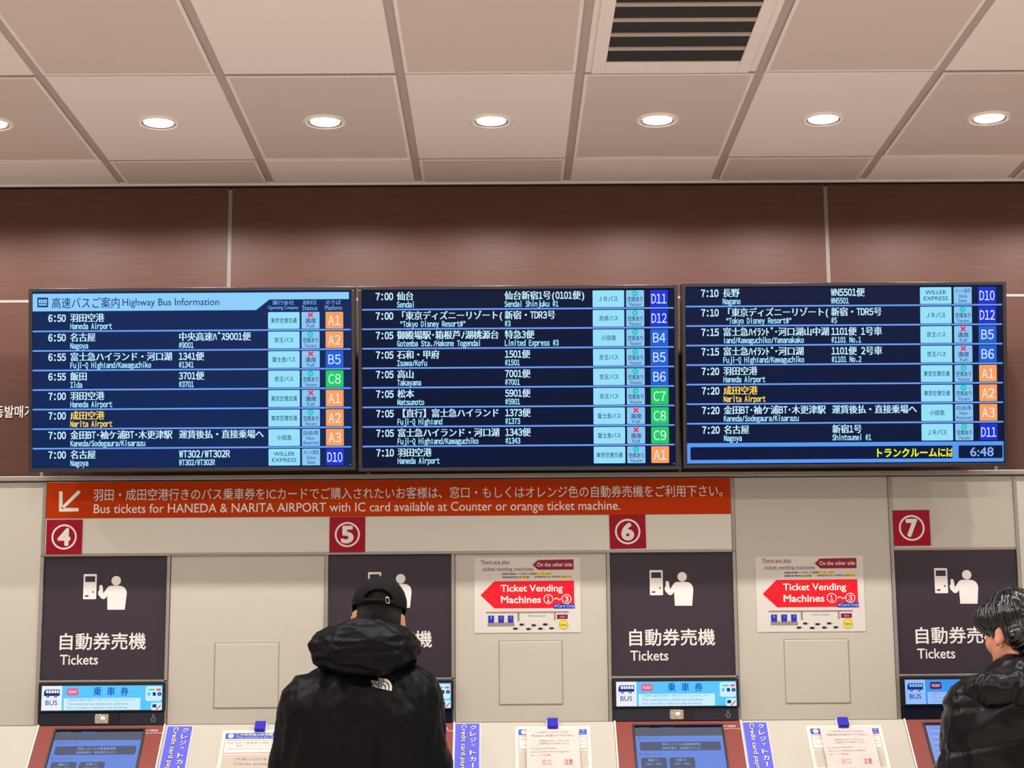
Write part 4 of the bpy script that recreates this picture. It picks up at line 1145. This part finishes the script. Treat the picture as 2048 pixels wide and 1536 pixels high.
# jacket
f = Field((-.50, -.36, .62), (.45, .45, 1.62), .0095)
f.cap((-.12, .0, .80), (-.12, -.02, 1.22), .165, .155, .08).cap((.06, .0, .80), (.07, -.02, 1.22), .165, .155, .08)
f.cap((-.17, -.01, 1.285), (.12, -.01, 1.305), .085, .09, .08)
f.cap((-.03, -.03, 1.28), (.0, -.01, 1.42), .13, .095, .08)
f.path([(-.185, -.01, 1.275), (-.243, .03, 1.04), (-.15, .26, 1.05)], [.092, .086, .066], .05)
f.path([(.145, -.01, 1.295), (.19, .03, 1.05), (.10, .28, 1.10)], [.095, .083, .066], .05)
def baffles(V):
    n0 = folds(.015, 6.0, 1.3, .6, (1.2, 1, .6))(V); n1 = folds(.005, 14, 6.1, .8, (1.2, 1, .7))(V)
    return n0+n1
jk = grow('jacket', f, man, CLOTH, 2, baffles)
# hood lying on the back with its opening round the neck
f = Field((-.30, -.34, 1.30), (.28, .22, 1.64), .0065)
hl, hr = L1(621, 1300, -.06), L1(836, 1296, -.03)
def HP(px, py, dy): return L1(px, py, dy)
f.path([HP(660, 1302, -.10), HP(700, 1298, -.15), HP(760, 1300, -.15), HP(797, 1300, -.09)], [.058, .070, .068, .052], .05)
f.path([HP(666, 1290, -.06), HP(718, 1282, -.12), HP(780, 1290, -.10), HP(806, 1298, -.05)], [.048, .050, .048, .042], .05)
f.path([HP(657, 1300, -.08), HP(664, 1294, .02), HP(690, 1294, .10)], [.052, .044, .036], .04)
f.path([HP(800, 1300, -.06), HP(812, 1298, .02), HP(805, 1300, .10)], [.048, .038, .034], .04)
f.path([HP(666, 1275, -.03), HP(703, 1265, -.07), HP(750, 1256, -.085), HP(795, 1271, -.06), HP(815, 1288, .0)], [.026, .024, .022, .024, .026], .02)
hd_ = grow('hood', f, man, CLOTH, 2, lambda V: folds(.015, 9, 8.8, .6, (.55, 1, 1.3))(V)+folds(.004, 18, 2.2, .7, (.5, 1, 1.4))(V))
# collar round the neck
cm = MB()
nb = T1 @ Vector((0, -.03, -.09)); k = 30; v = []; fc = []
for j, (z, r) in enumerate(((-.10, .098), (-.03, .092), (.012, .089), (.018, .083), (-.02, .078), (-.10, .080))):
    for i in range(k):
        a = 2*math.pi*i/k; v.append((nb.x+r*math.cos(a), nb.y-.01+r*1.08*math.sin(a), L1(757, 1256).z+z-.006*math.sin(a)-.012*math.cos(a)))
for j in range(5): fc += [(j*k+i, j*k+(i+1) % k, (j+1)*k+(i+1) % k, (j+1)*k+i) for i in range(k)]
cm.add(v, fc, CLOTH, True); cm.build('collar', man)
# cropped hair below the cap and in its rear opening
f = Field((hc.x-.13, hc.y-.16, hc.z-.16), (hc.x+.13, hc.y+.16, hc.z+.16), .0042)
f.ell((0, -.012, .030), (.0785, .0975, .092), .0, T1)
f.cap((-.03, -.055, -.035), (.03, -.055, -.035), .045, .045, .03, T1)
f.ell((0, .10, -.03), (.12, .105, .085), .006, T1, cut=True)
for s in (-1, 1): f.ell((s*.098, -.03, -.062), (.036, .060, .046), .01, T1, cut=True)
grow('hair', f, man, STUB, 1, lambda V: .0022*nz3(V*180))
# cap: crown with rear opening, strap, buckle, peak
CR = Vector((.0910, .108, .092)); CC = Vector((0, -.008, .036)); ZB = .024
def on_cap(a, e, g=0): return CC+Vector((math.cos(a)*math.cos(e)*(CR.x+g), math.sin(a)*math.cos(e)*(CR.y+g), math.sin(e)*(CR.z+g)))
NA_, NE = 144, 44
e0 = math.asin((ZB-CC.z)/CR.z)
arch_x, arch_z0, arch_h, arch_w = -.008, ZB+.012, .034, .048
m = MB(); v = []; idx = {}; fc = []
for j in range(NE+1):
    e = e0+(math.pi/2-.02-e0)*j/NE
    for i in range(NA_):
        a = 2*math.pi*i/NA_
        p = on_cap(a, e)
        wob = .0018*nz3(np.array([[math.cos(a)*3, math.sin(a)*3, e*3]]))[0]
        seam = -.0012*math.exp(-((a*6/(2*math.pi)+.5) % 1-.5)**2/.0016)
        v.append(T1 @ (p+(p-CC).normalized()*(wob+seam)))
def in_arch(p): return p.y < 0 and p.z > arch_z0-.0005 and ((p.x-arch_x)/arch_w)**2+((p.z-arch_z0)/arch_h)**2 < 1
for j in range(NE):
    for i in range(NA_):
        i2 = (i+1) % NA_
        pc = on_cap(2*math.pi*(i+.5)/NA_, e0+(math.pi/2-.02-e0)*(j+.5)/NE)
        if not in_arch(pc): fc.append((j*NA_+i, j*NA_+i2, (j+1)*NA_+i2, (j+1)*NA_+i))
fc.append(tuple(NE*NA_+i for i in range(NA_)))
m.add(v, fc, CAPM, True)
cp = thing_cap = m.build('cap', man, WORLD[man.name])
s_ = cp.modifiers.new('cloth', 'SOLIDIFY'); s_.thickness = .0025; s_.offset = 1
# button and edge piping
m = MB().tube([T1 @ on_cap(2*math.pi*i/48, e0, .001) for i in range(48)], .0022, CAPM, 6, True)
ap = []
for i in range(33):
    th = math.pi*i/32; x = arch_x-arch_w*math.cos(th); z = arch_z0+arch_h*math.sin(th)
    e = math.asin(max(-1, min(1, (z-CC.z)/CR.z))); cxx = x/(CR.x*math.cos(e)); a = math.pi+math.acos(max(-1, min(1, -cxx)))
    ap.append(T1 @ on_cap(a, e, .0022))
m.tube(ap, .0040, CAPM, 8, flat=.7)
m.build('edge_piping', cp, WORLD[man.name])
MB().lathe([(.0001, .010), (.005, .009), (.008, .005), (.008, 0)], CAPM, (0, 0, 0), 16).build('top_button', cp, WORLD[man.name] @ T1 @ Matrix.Translation((0, CC.y, CC.z+CR.z-.002)))
st = []; v = []; fc = []
for i in range(25):
    a = math.pi*1.5+(i/24-.5)*1.32
    for z in (ZB+.0, ZB+.0135):
        e = math.asin((z-CC.z)/CR.z); v.append(T1 @ on_cap(a-.07, e, .0055))
fc = [(2*i, 2*i+2, 2*i+3, 2*i+1) for i in range(24)]
sm_ = MB().add(v, fc, CAPM, True).build('strap', cp, WORLD[man.name]); q = sm_.modifiers.new('cloth', 'SOLIDIFY'); q.thickness = .002
ab = math.pi*1.5+.22
e = math.asin((ZB+.010-CC.z)/CR.z); bp = on_cap(ab, e, .009); nrm = (bp-CC); nrm.z = 0; nrm.normalize(); tx_ = Vector((-nrm.y, nrm.x, 0))
def bq(x, z): return T1 @ (bp+tx_*(x+z*-.15)+Vector((0, 0, z)))
m = MB().tube([bq(x, z) for x, z in ((-.005, -.010), (.005, -.010), (.006, 0), (.005, .009), (-.005, .009), (-.006, 0))], .0014, CHROME, 8, True)
m.tube([bq(-.0045, .0085), bq(.0045, .0085)], [.0035, .0035], CHROME, 10)
m.build('buckle', cp, WORLD[man.name])
v = []; fc = []
for j in range(9):
    for i in range(25):
        th = math.pi*(i/24); t = j/8
        x = CR.x*.98*math.cos(th); y0 = CR.y*.985*math.sin(th)
        v.append(T1 @ Vector((x*(1-.06*t), CC.y+y0+.072*t*math.sin(th)**.7 if math.sin(th) > 0 else CC.y, ZB+.004-.016*t-.02*(x/CR.x)**2*t)))
fc = [(j*25+i, j*25+i+1, (j+1)*25+i+1, (j+1)*25+i) for j in range(8) for i in range(24)]
pk = MB().add(v, fc, CAPM, True).build('peak', cp, WORLD[man.name]); q = pk.modifiers.new('board', 'SOLIDIFY'); q.thickness = .004

# white embroidered mark on the back of the right shoulder
def drape(mb, pts2, faces, m_, target, org, ux, uy, lift):
    """lays flat shapes on a cloth surface by casting them forward onto it"""
    dg = bpy.context.evaluated_depsgraph_get(); ob = target.evaluated_get(dg); V = []
    for x, y in pts2:
        p = org+ux*x+uy*y
        okk, loc, nn, _ = ob.ray_cast(Vector((p.x, -.6, p.z)), Vector((0, 1, 0)))
        V.append(Vector((p.x, (loc.y if okk else org.y)-lift, p.z)))
    mb.add(V, faces, m_)
bpy.context.view_layer.update()
EMB = mat('white embroidery', (236, 234, 232), rough=.6, var=.05, scale=300, bump=.2)
lo = L1(740, 1372, -.15); a0 = math.radians(-13)
hi_ = L1(781.5, 1384, -.15); LW = (hi_-lo).length
ux = Vector((math.cos(a0), 0, math.sin(a0))); uy = Vector((-math.sin(a0)*.0+.30, 0, 1)).normalized()
m = MB()
def words3(t, x0, y0, x1, y1):
    g_, f_ = glyph(t)
    a, b = g_.min(0), g_.max(0); q = (g_-a)/(b-a)
    for dx, dy in strokes(.012*1, 4): drape(m, [(x0+xx*(x1-x0)+dx*.02, y0+yy*(y1-y0)+dy*.02) for xx, yy in q], f_, EMB, jk, lo, ux, uy, .003)
LH = .032
words3('THE', .018, LH*.68, .036, LH*1.0); words3('NORTH', 0, LH*.34, .036, LH*.64); words3('FACE', .008, LH*.0, .036, LH*.30)
m.build('embroidered_lettering', jk, WORLD[man.name])
m = MB()
def arc(r0_, r1_):
    P_ = []; n_ = 18
    for i in range(n_+1): t = math.radians(90*i/n_); P_.append((r0_*math.sin(t), r0_*math.cos(t)))
    Q_ = []
    for i in range(n_+1): t = math.radians(90*i/n_); Q_.append((r1_*math.sin(t), r1_*math.cos(t)))
    return P_, Q_
S_ = .034; ox = .038
for r0_, r1_ in ((.0, .36), (.45, .68), (.77, 1.0)):
    P_, Q_ = arc(r0_*S_, r1_*S_); n_ = len(P_)
    drape(m, [(ox+x, y) for x, y in P_+Q_], [(i, i+1, n_+i+1, n_+i) for i in range(n_-1)], EMB, jk, lo, ux, uy, .003)
m.build('embroidered_mark', jk, WORLD[man.name])

# --- bareheaded man in front of the circled 7 machine, partly outside the view
QY = -.80
base2 = px_at(2044, 1536, QY)
man2 = thing('person', 'man with black combed hair and glossy black down jacket at the circled 7 machine', 'person', Matrix.Translation((base2.x, QY, 0)), 'people at the machines')
def L2(px, py, dy=0): p = px_at(px, py, QY+dy); return Vector((p.x-base2.x, dy, p.z))
h2 = L2(2025, 1262, .04)
T2 = Matrix.Translation((h2.x, h2.y, h2.z)) @ Matrix.Rotation(math.radians(25), 4, 'Z') @ Matrix.Rotation(math.radians(-12), 4, 'X')
P2 = dict(head=T2, neck=(.0, -.01, 1.34), hip=(0, 0, .9),
          arms=(((-.165, .0, 1.27), (-.205, .08, 1.01), (-.10, .32, 1.04)), ((.165, .0, 1.27), (.205, .08, 1.01), (.09, .34, 1.08))))
figure(man2, P2); lower_clothes(man2, 0)
f = Field((-.46, -.36, .62), (.46, .45, 1.50), .0095)
f.cap((-.09, .0, .80), (-.09, -.02, 1.20), .16, .15, .08).cap((.09, .0, .80), (.09, -.02, 1.20), .16, .15, .08)
f.cap((-.145, -.01, 1.255), (.145, -.01, 1.255), .082, .082, .07)
f.cap((0, -.02, 1.27), (0, -.01, 1.36), .12, .085, .07)
for s in (-1, 1): f.path([(s*.155, -.005, 1.245), (s*.20, .02, 1.02), (s*.11, .25, 1.03)], [.085, .082, .064], .05)
def quilt2(V):
    z = V[:, 2]-.10*np.abs(V[:, 0]+.2)*0+V[:, 0]*.22*np.sign(V[:, 0])
    g = np.abs(((z-1.165+.5*.135)/.135) % 1-.5)*.135          # distance to the seams between down chambers
    return -.008*np.exp(-(g/.011)**2)+folds(.011, 6, 11.7, .6)(V)+folds(.003, 15, 5.7, .7)(V)
grow('jacket', f, man2, CLOTH2, 2, quilt2)
f = Field((-.34, -.34, 1.22), (.34, .2, 1.56), .0065)
K = lambda px, py, dy: L2(px, py, dy)
f.path([(-.192, -.055, 1.293), (-.12, -.105, 1.308), (.0, -.14, 1.318), (.12, -.105, 1.308), (.192, -.055, 1.293)], [.040, .052, .058, .052, .040], .05)
f.path([(-.135, -.04, 1.290), (-.075, -.08, 1.338), (0, -.095, 1.372), (.075, -.08, 1.338), (.135, -.04, 1.290)], [.030, .040, .042, .040, .030], .03)
f.path([(-.15, -.04, 1.28), (-.115, .04, 1.295), (-.07, .11, 1.30)], [.032, .028, .024], .03)
f.path([(.15, -.04, 1.28), (.115, .04, 1.295), (.07, .11, 1.30)], [.032, .028, .024], .03)
def quilt3(V):
    a = np.arctan2(V[:, 0]-.01, -(V[:, 1]-.10)); u = ((a+1.2*(V[:, 2]-1.33)*np.sign(V[:, 0]))/.42) % 1
    g = np.abs(u-.5)*.42*.2
    return -.007*np.exp(-(g/.006)**2)+folds(.006, 11, 21.4, .6)(V)+folds(.0025, 24, 9.2, .7)(V)
grow('hood', f, man2, CLOTH2, 2, quilt3)
m = MB(); v = []; fc = []; k = 30
nb = T2 @ Vector((0, -.03, -.10))
for j, (z, r) in enumerate(((-.09, .092), (-.01, .083), (.004, .080), (.006, .076), (-.02, .073), (-.09, .075))):
    for i in range(k):
        a = 2*math.pi*i/k; v.append((nb.x+r*math.cos(a), nb.y+r*1.05*math.sin(a), L2(2033, 1322).z+z))
for j in range(5): fc += [(j*k+i, j*k+(i+1) % k, (j+1)*k+(i+1) % k, (j+1)*k+i) for i in range(k)]
cl = m.add(v, fc, mat('dark wine collar', (74, 18, 34), rough=.7), True).build('collar', man2); cl['label'] = 'dark wine red inner collar'
# combed hair: a shaped mass plus locks that follow it
f = Field((h2.x-.16, h2.y-.18, h2.z-.20), (h2.x+.16, h2.y+.18, h2.z+.17), .004)
f.ell((0, -.018, .036), (.092, .108, .106), .0, T2)
f.cap((-.028, -.070, -.035), (.028, -.070, -.035), .046, .046, .03, T2).cap((-.026, -.070, -.03), (-.0, -.066, -.085), .045, .036, .03, T2).cap((.026, -.070, -.03), (0, -.066, -.085), .045, .036, .03, T2)
f.ell((0, .125, -.040), (.110, .105, .098), .01, T2, cut=True)
f.ell((-.050, .050, .056), (.050, .056, .048), .03, T2).ell((.046, .050, .060), (.046, .054, .046), .03, T2)
f.ell((0, -.018, .040), (.094, .104, .100), .01, T2) if False else None
for s in (-1, 1): f.ell((s*.092, .004, -.068), (.030, .052, .056), .008, T2, cut=True)
for s in (-1, 1): f.ell((s*.098, -.022, -.026), (.034, .024, .040), .006, T2, cut=True)
def comb(V):
    Ti = np.array(T2.inverted()); Q = V@Ti[:3, :3].T+Ti[:3, 3]
    a = np.arctan2(Q[:, 0], Q[:, 2])
    return .0045*nz3(np.stack([a*9, Q[:, 1]*7, a*0+1.3], 1))+.0022*nz3(np.stack([a*24, Q[:, 1]*9, a*0+4.2], 1))
hr_ = grow('hair', f, man2, HAIR, 1, comb)
rng = random.Random(3); m = MB()
Cn = Vector((0, -.018, .036))
bpy.context.view_layer.update()
hev = hr_.evaluated_get(bpy.context.evaluated_depsgraph_get())
C_w = T2 @ Cn; R_w = T2.to_3x3()
def on_hair(a, e):
    """point on the hair mass seen from the middle of the head in direction (azimuth from the back, elevation)"""
    d = R_w @ Vector((math.sin(a)*math.cos(e), -math.cos(a)*math.cos(e), math.sin(e)))
    okk, loc, nn, _ = hev.ray_cast(C_w+d*.3, -d)
    if not okk or (loc-C_w).length < .055: return None
    return loc, nn
def ribbon(P, N, r):
    """flat tapering lock lying on the surface"""
    n_ = len(P); v = []; fc = []; k = 8
    for i in range(n_):
        t = (P[min(i+1, n_-1)]-P[max(i-1, 0)]).normalized(); nn = (N[i]-t*N[i].dot(t)).normalized(); sd = t.cross(nn)
        q = r*(.25+.95*math.sin(math.pi*min(1, (i+.7)/n_))**.6) if i < n_-1 else r*.08
        v += [P[i]+sd*(q*math.cos(2*math.pi*j/k))+nn*(q*.42*math.sin(2*math.pi*j/k)+r*.10) for j in range(k)]
    for i in range(n_-1): fc += [(i*k+j, i*k+(j+1) % k, (i+1)*k+(j+1) % k, (i+1)*k+j) for j in range(k)]
    m.add(v, fc, HAIR, True)
for _ in range(240):
    a0_ = rng.uniform(-math.pi, math.pi); front = abs(a0_)/math.pi
    e_0 = rng.uniform(.55, 1.5); e_1 = e_0-rng.uniform(.7, 1.7)
    tw = rng.uniform(-.10, .10)-.25*math.copysign(1, a0_)*(abs(a0_) > 1.2)*rng.random()
    P = []; N = []; n_ = 12
    for i in range(n_+1):
        t = i/n_; h_ = on_hair(a0_+tw*t+.03*math.sin(3*t+a0_*5), e_0+(e_1-e_0)*t)
        if h_ is None or (P and (h_[0]-P[-1]).length > .035): break
        P.append(h_[0]); N.append(h_[1])
    if len(P) > 4: ribbon(P, N, rng.uniform(.0035, .0075))
m.build('locks', hr_, WORLD[man2.name])
